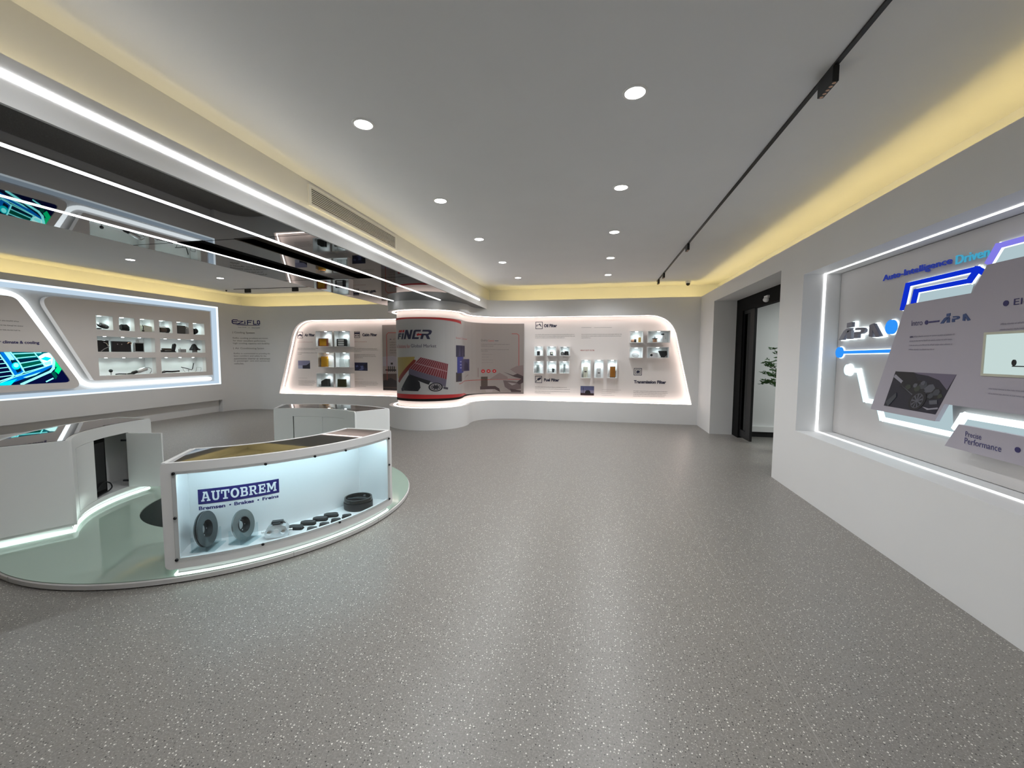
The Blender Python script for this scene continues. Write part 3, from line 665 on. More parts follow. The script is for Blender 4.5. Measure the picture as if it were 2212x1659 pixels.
# lit acrylic display boxes
def dbox(label, x0, x1, z0, z1, yf, yb):
    t = thing('display_box', label, 'display box', ((x0+x1)/2, yb, z0), 'white display boxes on the far wall'); h = .014
    b = MB().box(x0, x0+h, yf, yb, z0, z1).box(x1-h, x1, yf, yb, z0, z1).box(x0+h, x1-h, yf, yb, z0, z0+h).box(x0+h, x1-h, yf, yb, z1-h, z1).box(x0+h, x1-h, yb-.006, yb, z0+h, z1-h)
    b.build('shell', M['white'], t)
    xm, ym = (x0+x1)/2, yf+(yb-yf)*.40
    MB().cyl((xm, ym, z1-h-.004), min(.028, (x1-x0)*.13), .003, 16).build('spotlight', M['minilamp'], t)
    light('SPOT', 'beam', (xm-t.location.x, ym-t.location.y, z1-h-.006-t.location.z), 1.5*(z1-z0)/.25, (.84, .97, 1), t, spot_size=rad(140), spot_blend=.6, shadow_soft_size=.02)
RB = dict(o1=(-1.408, -1.199, 1.477, 1.706), o2=(-1.119, -.896, 1.479, 1.706), o3=(-.818, -.586, 1.481, 1.700), f1=(-1.422, -1.19, 1.07, 1.361), f2=(-1.116, -.888, 1.075, 1.363), f3=(-.825, -.595, 1.079, 1.364),
          h1=(-.332, -.111, .98, 1.401), h2=(-.044, .172, .985, 1.403), h3=(.249, .471, .99, 1.405), t1=(.725, 1.01, 1.777, 2.042), t2=(1.1, 1.565, 1.779, 2.04), t3=(.722, 1.011, 1.442, 1.683), t4=(1.095, 1.553, 1.445, 1.691))
RL = dict(o1='white lit box under the Oil Filter text, left of the top row', o2='white lit box under the Oil Filter text, middle of the top row', o3='white lit box under the Oil Filter text, right of the top row holding two canisters',
          f1='white lit box above the Fuel Filter heading, left of the lower row', f2='white lit box with a metal housing above the Fuel Filter heading', f3='white lit box above the Fuel Filter heading, right of the lower row',
          h1='tall white lit box, left of the three heavy duty boxes', h2='tall white lit box, middle of the three heavy duty boxes', h3='tall white lit box holding the amber brown filter',
          t1='white lit box with two cartridges, top left of the transmission group', t2='wide white lit box, top right of the transmission group', t3='white lit box with a grey oval filter, lower left of the transmission group', t4='wide white lit box with metal and black parts, lower right of the transmission group')
for k, v in RB.items(): dbox(RL[k], *v, 9.50, 9.68)
LB = dict(a1=(-7.181, -6.677, 1.689, 2.10), a2=(-6.635, -6.177, 1.69, 2.098), a3=(-7.130, -6.645, 1.151, 1.544), a4=(-6.617, -6.19, 1.155, 1.546), a5=(-7.182, -6.677, .632, 1.0), a6=(-6.632, -6.195, .629, 1.005))
LL = dict(a1='white lit box holding the square yellow filter, top left of six', a2='white lit box holding the black framed filter, top right of six', a3='white lit box holding the round yellow filter, middle left of six', a4='white lit box holding the pale filter, middle right of six', a5='white lit box holding the grey foam with a cut corner', a6='white lit box holding the square olive foam')
for k, v in LB.items(): dbox(LL[k], *v, 9.59, 9.78)
def prod(name, label, cat, loc): return thing(name, label, cat, loc, 'filters in the far wall boxes')
Z = lambda d, k: d[k][2]+.0150
def onecyl(name, label, cat, x, y, z, r, h, m, capm=None, bead=0):
    t = prod(name, label, cat, (x, y, z)); MB().lathe([(r*.96, 0), (r, r*.08), (r, h-r*.25), (r*.92, h-r*.02), (r*.8, h)], 24, (x, y, z)).build('body', m, t, smooth=True)
    MB().lathe([(r*.55, h), (r*.55, h+.004), (r*.2, h+.004)], 20, (x, y, z)).build('end_cap', capm or m, t, smooth=True); return t
onecyl('oil_filter', 'short black spin-on filter in the left oil filter box', 'filter', -1.318, 9.59, Z(RB, 'o1'), .036, .098, M['black'], M['grey'])
t = onecyl('oil_filter', 'small black filter with a pale label in the middle oil filter box', 'filter', -1.015, 9.59, Z(RB, 'o2'), .034, .080, M['black'], M['grey'])
MB().sector(.0345, .0355, -110, -40, Z(RB, 'o2')+.03, Z(RB, 'o2')+.07, 8, c=(-1.015, 9.59)).build('label', M['cream'], t)
t = prod('oil_filter', 'dark canister lying with its round end forward in the two-canister box', 'filter', (-.765, 9.57, Z(RB, 'o3')))
MB().lathe([(.038, 0), (.040, .01), (.040, .09)], 24, (-.760, 9.56, Z(RB, 'o3')+.041), (0, 1, 0)).build('body', M['black'], t, smooth=True); MB().lathe([(.030, 0), (.030, -.002), (.024, -.002), (.024, 0)], 24, (-.760, 9.5598, Z(RB, 'o3')+.041), (0, 1, 0), closed=True).lathe([(.012, 0), (.012, -.003)], 16, (-.760, 9.5598, Z(RB, 'o3')+.041), (0, 1, 0)).build('end_plate', M['alu'], t)
onecyl('oil_filter', 'larger black canister standing at right in the two-canister box', 'filter', -.672, 9.60, Z(RB, 'o3'), .046, .092, M['black'], M['blackm'])
onecyl('fuel_filter', 'slim steel cylinder with a narrow neck in the left fuel filter box', 'filter', -1.329, 9.59, Z(RB, 'f1'), .034, .19, M['steel'], M['alu'])
t = prod('fuel_filter', 'cast metal filter housing with a spout in the middle fuel filter box', 'filter', (-1.0, 9.59, Z(RB, 'f2'))); z = Z(RB, 'f2')
MB().lathe([(.036, 0), (.05, .02), (.052, .05), (.03, .065)], 20, (-1.03, 9.59, z)).build('bowl', M['alu'], t, smooth=True)
MB().lathe([(.030, 0), (.034, .03), (.030, .07), (.034, .085)], 20, (-.985, 9.59, z+.015), (.25, 0, 1)).build('head', M['darksteel'], t, smooth=True); MB().tube([(-1.07, 9.58, z+.04), (-1.09, 9.58, z+.07), (-1.085, 9.58, z+.095)], .009).build('spout', M['chrome'], t, smooth=True)
onecyl('fuel_filter', 'very slim steel inline filter in the right fuel filter box', 'filter', -.713, 9.59, Z(RB, 'f3'), .024, .20, M['steel'], M['alu'])
t = onecyl('heavy_duty_filter', 'tall cream coloured canister in the left heavy duty box', 'filter', -.234, 9.59, Z(RB, 'h1'), .05, .245, M['cream'], M['lgrey'])
MB().sector(.0503, .051, -115, -55, Z(RB, 'h1')+.12, Z(RB, 'h1')+.15, 8, c=(-.234, 9.59)).build('label', M['greyink'], t)
t = onecyl('heavy_duty_filter', 'pale grey canister in the middle heavy duty box', 'filter', .065, 9.59, Z(RB, 'h2'), .05, .21, M['lgrey'], M['grey'])
MB().sector(.0503, .051, -115, -60, Z(RB, 'h2')+.09, Z(RB, 'h2')+.115, 8, c=(.065, 9.59)).build('label', M['greyink'], t)
t = prod('heavy_duty_filter', 'tall amber brown pleated cartridge in the right heavy duty box', 'filter', (.371, 9.59, Z(RB, 'h3'))); z = Z(RB, 'h3')
b = MB(); pl = []
for k in range(48): a = 2*PI*k/48; r_ = .058 if k % 2 else .052; pl.append((.371+r_*math.cos(a), 9.59+r_*math.sin(a)))
b.prism(pl, z+.01, z+.235).build('pleats', mat('amber_pleats', (.33, .13, .012), .6), t); MB().cyl((.371, 9.59, z), .058, .012, 32).cyl((.371, 9.59, z+.235), .058, .01, 32).build('end_cap', M['brown'], t)
z = Z(RB, 't1'); t = prod('transmission_filter', 'copper cartridge with a black end lying in the top left transmission box', 'filter', (.82, 9.58, z))
MB().lathe([(.034, 0), (.034, .07)], 22, (.758, 9.60, z+.034), (1, -.25, 0)).build('body', M['copper'], t, smooth=True); MB().lathe([(.036, .068), (.036, .11), (.02, .112)], 22, (.758, 9.60, z+.036), (1, -.25, 0)).build('end_cap', M['black'], t, smooth=True)
t = onecyl('transmission_filter', 'upright ochre cartridge at right in the top left transmission box', 'filter', .938, 9.59, z, .029, .105, mat('ochre_paper', (.42, .25, .05), .7), M['brown'])
z = Z(RB, 't2'); t = prod('transmission_filter', 'copper ringed valve with a wide dark flange in the wide top transmission box', 'filter', (1.26, 9.59, z))
MB().lathe([(.045, 0), (.045, .07)], 22, (1.26, 9.59, z)).build('body', M['copper'], t, smooth=True); MB().lathe([(.058, .07), (.06, .082), (.03, .09), (.008, .10), (.006, .125)], 22, (1.26, 9.59, z)).build('flange', M['darksteel'], t, smooth=True)
t = prod('transmission_filter', 'pale bottle-shaped strainer with a dark cap in the wide top transmission box', 'filter', (1.42, 9.59, z))
MB().lathe([(.036, 0), (.044, .03), (.040, .09), (.022, .14), (.018, .16)], 22, (1.42, 9.59, z)).build('body', mat('pale_plastic', (.60, .62, .64), .3), t, smooth=True); MB().lathe([(.030, .16), (.034, .17), (.030, .188)], 20, (1.42, 9.59, z)).build('cap', M['black'], t, smooth=True)
MB().tube([(1.45, 9.58, z+.10), (1.475, 9.58, z+.13), (1.48, 9.58, z+.09), (1.45, 9.58, z+.05)], .006).build('side_pipe', M['chrome'], t, smooth=True)
z = Z(RB, 't3'); t = prod('transmission_filter', 'flat grey oval filter leaning in the lower left transmission box', 'filter', (.855, 9.60, z))
b = MB().prism(circle(0, 0, .078, 28, .047), -.012, .012); b.xf(Matrix.Translation((.855, 9.60, z+.050)) @ Matrix.Rotation(rad(12), 4, 'Y') @ Matrix.Rotation(rad(72), 4, 'X')); b.build('body', M['grey'], t, bevel=.004)
b = MB().prism(circle(0, 0, .07, 28, .004), .012, .016); b.xf(Matrix.Translation((.855, 9.60, z+.050)) @ Matrix.Rotation(rad(12), 4, 'Y') @ Matrix.Rotation(rad(72), 4, 'X')); b.build('rib', M['lgrey'], t)
z = Z(RB, 't4'); t = prod('transmission_filter', 'shiny metal filter case lying at left in the wide lower transmission box', 'filter', (1.22, 9.57, z))
b = MB().prism(rpoly([(-.09, 0), (.09, 0), (.08, .10), (-.04, .115), (-.085, .07)], .02, 4), -.04, .04); b.xf(Matrix.Translation((1.235, 9.57, z)) @ Matrix.Rotation(PI/2, 4, 'X')); b.build('case', M['chrome'], t, bevel=.006)
MB().lathe([(.024, 0), (.026, .006), (.018, .008)], 18, (1.19, 9.53, z+.05), (0, -1, 0)).build('port', M['darksteel'], t, smooth=True)
t = prod('transmission_filter', 'white rimmed black pan standing tilted at right in the wide lower transmission box', 'filter', (1.42, 9.60, z))
pp = rpoly([(1.32, z), (1.47, z), (1.525, z+.06), (1.52, z+.145), (1.35, z+.145), (1.31, z+.09)], .02, 4)
MB().prism(pp, -.02, .02, TB(9.615)).build('pan', M['black'], t, bevel=.005); MB().prism(rpoly([(1.315, z), (1.40, z+.004), (1.375, z+.05), (1.34, z+.13), (1.31, z+.11)], .012, 3), .021, .032, TB(9.615)).build('rim', M['white'], t)
# left group of products
z = Z(LB, 'a1'); t = prod('air_filter', 'square yellow pleated panel filter with a red brown frame', 'filter', (-7.02, 9.68, z))
fr = rect(-7.143, -6.903, z, z+.205)
MB().prism(fr, -.03, .03, TB(9.70), [inset(fr, .014)]).build('frame', M['rust'], t)
b = MB()
for k in range(26): x = -7.128+k*.0083; b.add([(x, 9.68, z+.014), (x+.00415, 9.674, z+.014), (x+.0083, 9.68, z+.014), (x, 9.68, z+.19), (x+.00415, 9.674, z+.19), (x+.0083, 9.68, z+.19)], [(0, 1, 4, 3), (1, 2, 5, 4)])
b.box(-7.128, -6.918, 9.685, 9.72, z+.014, z+.19); b.build('pleats', M['yellow'], t)
z = Z(LB, 'a2'); t = prod('cabin_filter', 'black frame with three white filter bars', 'filter', (-6.52, 9.68, z))
fr = rect(-6.612, -6.39, z, z+.19); bars = [rect(-6.592, -6.410, z+.018+i*.057, z+.018+i*.057+.043) for i in range(3)]
b = MB().prism(fr, -.03, .03, TB(9.70), bars); b.prism(rpoly([(-6.39, z), (-6.347, z), (-6.347, z+.16), (-6.37, z+.19), (-6.39, z+.19)], 0), -.03, .05, TB(9.70)); b.build('frame', M['black'], t, bevel=.003)
b = MB()
for q in bars: b.prism(q, -.02, .015, TB(9.70))
b.build('filter_bar', M['paper'], t)
z = Z(LB, 'a3'); t = prod('air_filter', 'tall round yellow pleated cartridge with an orange base', 'filter', (-6.988, 9.69, z)); pl = []
for k in range(72): a = 2*PI*k/72; r_ = .088 if k % 2 else .080; pl.append((-6.988+r_*math.cos(a), 9.68+r_*math.sin(a)))
MB().prism(pl, z+.012, z+.262).build('pleats', M['yellow'], t); MB().cyl((-6.988, 9.68, z), .088, .013, 36).cyl((-6.988, 9.68, z+.262), .086, .01, 36).build('end_cap', M['orange'], t)
z = Z(LB, 'a4'); t = prod('cabin_filter', 'pale grey white sheet filter leaning at the back of its box', 'filter', (-6.49, 9.72, z))
MB().prism(rect(-6.598, -6.335, z, z+.20), 0, .02, TB(9.765)).build('sheet', mat('pale_sheet', (.52, .56, .55), .6), t); MB().stroke([(-6.45, z+.2), (-6.455, z+.12), (-6.43, z+.05), (-6.435, z+.012)], .016, .02, .024, TB(9.765)).build('fold', M['white'], t)
z = Z(LB, 'a5'); t = prod('cabin_filter', 'dark grey foam panel filter with one corner cut off', 'filter', (-6.98, 9.69, z))
MB().prism([(-7.10, z), (-6.862, z), (-6.862, z+.205), (-6.975, z+.205), (-7.10, z+.135)], -.03, .03, TB(9.69)).build('foam', M['charcoal'], t, bevel=.004); MB().stroke([(-6.89, z+.002), (-6.89, z+.203)], .004, .03, .032, TB(9.69)).build('edge_strip', M['grey'], t)
z = Z(LB, 'a6'); t = prod('cabin_filter', 'square dark olive foam panel filter', 'filter', (-6.52, 9.69, z))
MB().prism(rect(-6.612, -6.390, z, z+.205), -.03, .03, TB(9.69)).build('foam', M['olive'], t, bevel=.004); MB().prism(rect(-6.605, -6.397, z+.007, z+.198), .03, .031, TB(9.69)).build('mesh_face', M['olive'], t)
# ================================================================== BANNER ROUND THE BULGING COLUMN
BW = -.13
t = thing('banner', 'large grey printed banner wrapping the bulging column with the FINER logo', 'banner', WP.at(8.14-USH, .58, BW))
BS = lambda mb, k, w0=.001: mb.bend(lambda u, v, w: WP.at(u-USH, v, BW+w), .02)
s0, s1 = 7.46, 11.262
b = MB().prism([(s0, .562), (9.3, .566), (10.0, .583), (s1, .585), (s1, 2.236), (s0, 2.236)], -.012, 0); b.bend(lambda u, v, w: WP.at(u-USH, v, BW+w), .02); b.build('sheet', mat('banner_white', (.37, .365, .36), .5), t, smooth=40)
def onb(name, mb, m): mb.bend(lambda u, v, w: WP.at(u-USH, v, BW+w), .02); return mb.build(name, m, t)
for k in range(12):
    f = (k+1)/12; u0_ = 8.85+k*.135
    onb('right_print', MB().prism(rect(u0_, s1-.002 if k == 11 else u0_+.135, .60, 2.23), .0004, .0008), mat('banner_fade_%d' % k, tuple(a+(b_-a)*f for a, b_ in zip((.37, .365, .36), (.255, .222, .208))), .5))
top = [(s0, 2.236), (s0, 2.196), (7.9, 2.208), (8.4, 2.206), (8.8, 2.192), (9.2, 2.168), (9.47, 2.140), (9.44, 2.205), (9.1, 2.226), (8.7, 2.236)]
onb('red_top_stripe', MB().prism(top, .001, .002), M['red'])
onb('red_bottom_stripe', MB().prism([(s0, .70), (8.2, .705), (9.0, .686), (9.70, .664), (9.76, .655), (9.90, .615), (9.3, .612), (8.5, .618), (s0, .612)], .001, .002), M['red'])
onb('black_bottom_stripe', MB().prism([(s0, .612), (8.5, .618), (9.3, .612), (9.9, .615), (10.2, .598), (s1, .598), (s1, .586), (10.0, .584), (9.3, .567), (s0, .563)], .001, .002), M['blackm'])
# logo lettering in a unit box, slanted
lu0, lu1, lv0, lv1 = 7.57, 8.555, 1.805, 1.988
def lq(p): x, y = p; return (lu0+((x+.22*y)/3.62)*(lu1-lu0), lv0+y*(lv1-lv0))
b = MB()
for pl in ([(0, 0), (.20, 0), (.20, .26), (.44, .26), (.44, .42), (.20, .42), (.20, .50), (.50, .50), (.50, .66), (0, .66)], [(.58, 0), (.80, 0), (.80, .66), (.58, .66)],
           [(.92, 0), (1.13, 0), (1.13, .55), (1.42, 0), (1.66, 0), (1.66, 1), (1.45, 1), (1.45, .45), (1.16, 1), (.92, 1)],
           [(1.78, 0), (2.40, 0), (2.40, .2), (2.0, .2), (2.0, .8), (2.42, .8), (2.42, 1), (1.90, 1), (1.78, .9)],
           [(2.55, 0), (2.77, 0), (2.77, .40), (2.92, .40), (3.14, 0), (3.40, 0), (3.16, .42), (3.34, .54), (3.38, .8), (3.30, .95), (3.12, 1), (2.55, 1), (2.55, .8), (3.05, .8), (3.14, .74), (3.12, .62), (3.04, .57), (2.55, .57)],
           [(2.40, .40), (2.80, .40), (2.80, .57), (2.40, .57)]):
    b.prism([lq(p) for p in pl], .001, .003)
onb('logo_lettering', b, M['ink'])
b = MB()
for pl in ([(0, .74), (.50, .74), (.50, 1), (.04, 1)], [(.58, .74), (.80, .74), (.80, 1), (.58, 1)], [(2.10, .485), (2.30, .30), (2.30, .40), (2.56, .40), (2.56, .57), (2.30, .57), (2.30, .67)]):
    b.prism([lq(p) for p in pl], .001, .0034)
onb('logo_red_marks', b, M['red'])
onb('slogan_red', text(MB(), 'te Solutions for', 7.50, 8.01, 1.628, 1.700, .002), M['redink'])
onb('slogan_dark', text(MB(), 'Global Market', 8.03, 8.635, 1.640, 1.704, .002), M['ink'])
# printed picture of filters
pc = [mat('banner_tone_%d' % i, lin(*c), .5) for i, c in enumerate(((150, 132, 70), (112, 34, 22), (104, 26, 34), (150, 116, 122), (86, 80, 96), (20, 19, 27), (62, 58, 66), (158, 152, 150), (126, 56, 26)))]
b = MB()
def bl(poly, mi, k): b.prism(poly, .001, .001+.0003*k, mi=mi)
bl([(7.55, 1.44), (8.13, 1.456), (8.10, 1.38), (7.60, 1.00), (7.55, 1.02)], 0, 1)
bl([(8.10, 1.40), (8.16, 1.39), (8.13, 1.33), (7.62, .92), (7.56, .95), (7.62, 1.05)], 1, 2)
bl([(8.02, 1.34), (8.11, 1.40), (7.64, 1.04), (7.60, .98)], 8, 3)
bl([(8.27, 1.445), (8.93, 1.31), (8.885, 1.00), (7.97, 1.225)], 2, 4)
for k in range(17):
    f = k/16; p0 = (8.27+(8.93-8.27)*f, 1.445+(1.31-1.445)*f); p1 = (7.99+(8.885-7.99)*f, 1.22+(1.0-1.22)*f)
    b.stroke([p0, p1], .011, .001, .0030, mi=3)
b.stroke([(8.13, 1.335), (8.91, 1.155)], .018, .001, .0033, mi=3)
bl([(7.97, 1.225), (8.885, 1.0), (8.86, .85), (7.955, 1.10)], 4, 6)
bl([(7.97, 1.11), (8.50, .97), (8.45, .90), (8.20, .98), (7.98, 1.06)], 5, 7)
bl([(7.955, 1.09), (8.10, 1.05), (8.24, .95), (8.26, .84), (8.20, .77), (7.70, .77), (7.72, .82)], 5, 8)
b.prism(circle(7.755, .795, .05, 20, .04), .001, .0038, mi=6); b.prism(circle(7.755, .795, .028, 20, .022), .001, .004, mi=5)
b.prism(circle(8.615, .85, .172, 32, .090), .001, .0036, mi=5); b.prism(circle(8.615, .85, .135, 32, .070), .001, .0039, mi=7); b.prism(circle(8.615, .85, .118, 32, .060), .001, .0041, mi=6); b.prism(circle(8.615, .85, .06, 24, .032), .001, .0043, mi=5)
for k in range(8): b.prism(circle(8.615+.088*math.cos(k*PI/4), .85+.046*math.sin(k*PI/4), .014, 8, .009), .001, .0045, mi=7)
bl([(8.80, .86), (8.93, .83), (8.92, .79), (8.80, .81)], 6, 5)
onb('filter_picture', b, pc)
# right half: photographs and text
onb('red_heading', text(MB(), 'Smart Customer', 9.19, 9.93, 1.826, 1.865, .002), M['redink'])
bt = [mat('banner_blue_%d' % i, lin(*c), .5) for i, c in enumerate(((36, 32, 58), (42, 48, 120), (60, 54, 86), (46, 38, 40), (140, 134, 170)))]
b = MB(); b.prism(rect(9.19, 9.79, 1.455, 1.695), .001, .002, mi=0).prism(rect(9.235, 9.665, 1.113, 1.455), .001, .0022, mi=1).prism(rect(9.49, 10.01, 1.14, 1.405), .001, .0024, mi=2).prism(rect(9.186, 9.49, .935, 1.13), .001, .002, mi=3)
for k in range(3): b.prism(rect(9.37, 9.47, 1.21+.065*k, 1.235+.065*k), .001, .0028, mi=4)
b.prism([(9.3, 1.47), (9.36, 1.66), (9.42, 1.47)], .001, .0026, mi=2).prism([(9.5, 1.47), (9.58, 1.68), (9.64, 1.47)], .001, .0026, mi=2).prism([(9.72, 1.16), (9.8, 1.36), (9.95, 1.30), (9.98, 1.16)], .001, .0028, mi=0).prism([(9.25, .95), (9.32, 1.07), (9.42, 1.03), (9.4, .95)], .001, .0026, mi=0)
onb('photo_column', b, bt)
onb('heading', text(MB(), 'Quality', 10.322, 10.47, 1.803, 1.862, .002), M['greyink'])
onb('red_heading', text(MB(), 'Control', 10.48, 10.60, 1.811, 1.855, .002), M['redink'])
onb('dash', MB().prism(rect(10.62, 10.70, 1.826, 1.836), .001, .002), M['ink'])
onb('paragraph', para(MB(), 10.326, 10.985, 1.69, 1.756, 2, .002, last=.42, seed=20), M['greyink']); onb('paragraph', para(MB(), 10.326, 10.97, 1.575, 1.632, 2, .002, last=.24, seed=21), M['greyink']); b = MB()
for i, e in enumerate((10.57, 10.50, 10.59, 10.58)): para(b, 10.345, e, 1.497-i*.063, 1.514-i*.063, 1, .002, ragged=0, seed=i)
onb('paragraph', b, M['greyink'])
b = MB()
for u in (10.372, 10.489, 10.612): b.prism(circle(u, 1.118, .043), .001, .002)
onb('red_badge', b, M['red'])
b = MB(); b.prism([(10.372-.010, 1.106), (10.372, 1.130), (10.372+.010, 1.106)], .002, .003).prism(rect(10.474, 10.504, 1.112, 1.124), .002, .003).prism([(10.602, 1.108), (10.602, 1.12), (10.616, 1.13), (10.623, 1.108)], .002, .003)
onb('badge_mark', b, M['paper'])
onb('red_line', MB().stroke([(10.99, 1.998), (11.10, 1.998), (11.145, 1.965), (11.15, 1.06)], .012, .001, .002).stroke([(9.33, .885), (9.8, .925), (10.3, .915), (11.18, .925)], .012, .001, .002), M['redink'])
ht = [mat('banner_sepia_%d' % i, lin(*c), .5) for i, c in enumerate(((72, 60, 54), (66, 52, 54), (150, 140, 138), (98, 84, 84), (124, 108, 106)))]
b = MB(); b.prism(rect(10.325, 10.47, .765, .99), .001, .002, mi=0).prism([(10.307, .765), (10.307, .69), (10.62, .69), (10.74, .62), (10.72, .70), (10.63, .765)], .001, .0022, mi=1)
b.prism([(10.42, .69), (10.58, .69), (10.57, .62), (10.44, .62)], .001, .0024, mi=2)
b.prism([(10.95, 1.16), (11.10, 1.24), (11.25, 1.26), (11.25, .98), (11.12, 1.04)], .001, .0022, mi=4).prism([(10.80, 1.10), (11.02, 1.02), (11.12, 1.06), (11.25, 1.0), (11.25, .93), (11.05, .98)], .001, .0024, mi=1).prism([(11.10, .85), (11.25, .98), (11.25, .85), (11.16, .80)], .001, .0024, mi=1)
b.prism([(10.80, .90), (11.02, .88), (11.20, .84), (11.20, .70), (10.95, .66), (10.84, .74)], .001, .0022, mi=3).prism([(10.90, .85), (11.1, .82), (11.0, .78)], .001, .0026, mi=2).prism([(10.50, .92), (10.72, 1.08), (10.9, .98), (10.9, .92)], .001, .0021, mi=4).prism([(10.95, .70), (11.2, .66), (11.2, .62), (10.98, .62)], .001, .0026, mi=1)
b.prism([(9.75, .97), (9.95, 1.06), (9.97, 1.045)], .001, .0022, mi=4).prism(rect(10.25, 10.27, .98, 1.20), .001, .002, mi=4)
onb('office_photo', b, ht)
# matching banner on the left of the column
t2 = thing('banner', 'dark printed banner partly hidden behind the left side of the bulging column', 'banner', (-5.2, 9.75, .58))
def onl(name, mb, m): mb.bend(lambda u, v, w: WP.at(sLf(u), v, -.15+w), STEP); return mb.build(name, m, t2)
onl('sheet', MB().prism(rect(-5.373, -4.72, .576, 2.246), -.012, 0), mat('banner_left_grey', (.27, .24, .23), .5))
b = MB(); b.prism(rect(-5.37, -4.73, .58, .64), .0005, .001, mi=0).prism([(-5.37, 1.44), (-5.1, 1.46), (-4.73, 1.40), (-4.73, 1.18), (-5.37, 1.20)], .0005, .001, mi=2).prism([(-5.37, 1.0), (-4.73, 1.02), (-4.73, .64), (-5.37, .64)], .0005, .001, mi=1).prism([(-5.37, .82), (-5.15, .90), (-4.9, .78), (-4.73, .84), (-4.73, .66), (-5.37, .66)], .0005, .0015, mi=0)
for k in range(4): b.prism(rect(-5.23+.055*k, -5.205+.055*k, 1.06, 1.2), .0005, .0018, mi=0)
b.prism(rect(-5.30, -5.0, 1.08, 1.12), .0005, .0018, mi=0).prism(rect(-5.15, -5.09, 1.24, 1.29), .0005, .0018, mi=0)
onl('landscape_photo', b, [mat('land_dark', lin(34, 26, 26), .5), mat('land_brown', lin(74, 58, 52), .5), mat('land_sky', lin(150, 146, 156), .5)])
onl('red_line', MB().stroke([(-4.75, 2.05), (-5.20, 2.05), (-5.255, 2.0), (-5.255, .84)], .014, .001, .002), M['redink'])
onl('dash', MB().prism(rect(-5.17, -5.12, 1.876, 1.892), .001, .002), M['ink']); onl('paragraph', para(MB(), -5.17, -4.75, 1.66, 1.82, 3, .002, seed=31), M['greyink']); onl('paragraph', para(MB(), -5.17, -4.75, 1.52, 1.62, 2, .002, seed=32), M['greyink'])
onl('heading', text(MB(), 'INT', -5.075, -5.01, 1.866, 1.90, .002), M['greyink'])

# ================================================================== CURVED CORNER LETTERING
t = thing('wall_text', 'blue swoosh logo with cooling and air conditioning text on the curved corner wall', 'wall sign', WP.at(.7, 1.8, 0), 'headings and paragraphs on the far wall')
CB = lambda name, mb, m: mb.bend(lambda u, v, w: WP.at(u, v, w), .06).build(name, m, t)
a0, a1, z0, z1 = .365, 1.03, 2.275, 2.395
def eq(p): return (a0+p[0]*(a1-a0), z0+p[1]*(z1-z0))
b = MB(); st = lambda pts, wd=.022: b.stroke([eq(p) for p in pts], wd, .001, .004)
st([(.19, .95), (.05, .95), (.01, .80), (.01, .30), (.05, .12), (.20, .12)]); st([(.02, .55), (.17, .55)]); st([(.20, .72), (.38, .72), (.20, .12), (.40, .12)], .018)
st([(.44, .12), (.44, .62)]); b.prism(circle(*eq((.44, .86)), .011, 10), .001, .004)
st([(.53, .08), (.53, .92), (.68, .92)]); st([(.53, .52), (.65, .52)]); st([(.75, .92), (.75, .12), (.86, .12)]); st([(.91, .80), (.91, .24), (.93, .14), (.98, .14), (1.0, .24), (1.0, .80), (.98, .90), (.93, .90), (.91, .80)])
b.prism([eq(p) for p in ((.10, -.10), (.20, -.02), (.4, -.07), (1.0, -.10), (1.0, -.20), (.4, -.20), (.2, -.16))], .001, .004)
CB('logo', b, M['navy'])
CB('slogan', text(text(MB(), 'Stay Cool', .50, .68, 2.185, 2.215, .002), 'Stay Comfy', .815, 1.035, 2.178, 2.213, .002).prism(circle(.748, 2.197, .008, 8), .001, .002), M['navy'])
b = text(text(MB(), 'Cooling System', .41, .88, 2.025, 2.085, .002), 'Air Conditioning System', .415, 1.14, 1.612, 1.668, .002); b.prism(rect(.37, .377, 2.03, 2.08), .001, .002).prism(rect(.375, .382, 1.615, 1.665), .001, .002); CB('heading', b, M['greyink'])
b = MB()
for i, (s_, e) in enumerate((('Ezifto cooling products are known', 1.27), ('for their excellent performance,', 1.20), ('high cooling capacity and durability.', 1.325))): text(b, s_, .372, e, 1.885-i*.07, 1.935-i*.07, .002)
for i, (s_, e) in enumerate((('Ezifto is committed to providing the', 1.32), ('best comfort and safety for the', 1.20), ('automotive interior air environment', 1.32), ('in passenger cars and commercial', 1.30), ('vehicles.', .60))): text(b, s_, .378, e, 1.478-i*.066, 1.526-i*.066, .002)
CB('paragraph', b, M['greyink'])

# ================================================================== LEFT WALL LIGHT FRAME DISPLAY
t = thing('glowing_border', 'bluish white glowing frame border round the left wall display', 'light frame', (XLW, 8.9, .72))
o_ = lfr; i_ = rect(2.105, 8.80, .803, 2.572)
o_ = inset(lfr, .003)
vs = [(XLW-.002, *p) for p in o_]+[(XLW-.085, *p) for p in i_]
mv = [tuple(Vector(a)*.72+Vector(b_)*.28) for a, b_ in zip(vs[:4], vs[4:])]
Q4 = [(0, 1, 5, 4), (1, 2, 6, 5), (2, 3, 7, 6), (3, 0, 4, 7)]
MB().add(vs[:4]+mv, Q4).build('bright_edge', emat('blue_white_edge_light', (.80, .92, 1), .80), t, open_=True)
MB().add(mv+vs[4:], Q4).build('diffuser', M['frameled'], t, open_=True)
t = thing('light_channel', 'white glowing slanted light channel between the two left wall panels', 'light strip', (-9.58, 6, .9))
cp = [(2.6, 2.50), (5.24, 2.50), (6.07, .868), (8.70, .868)]
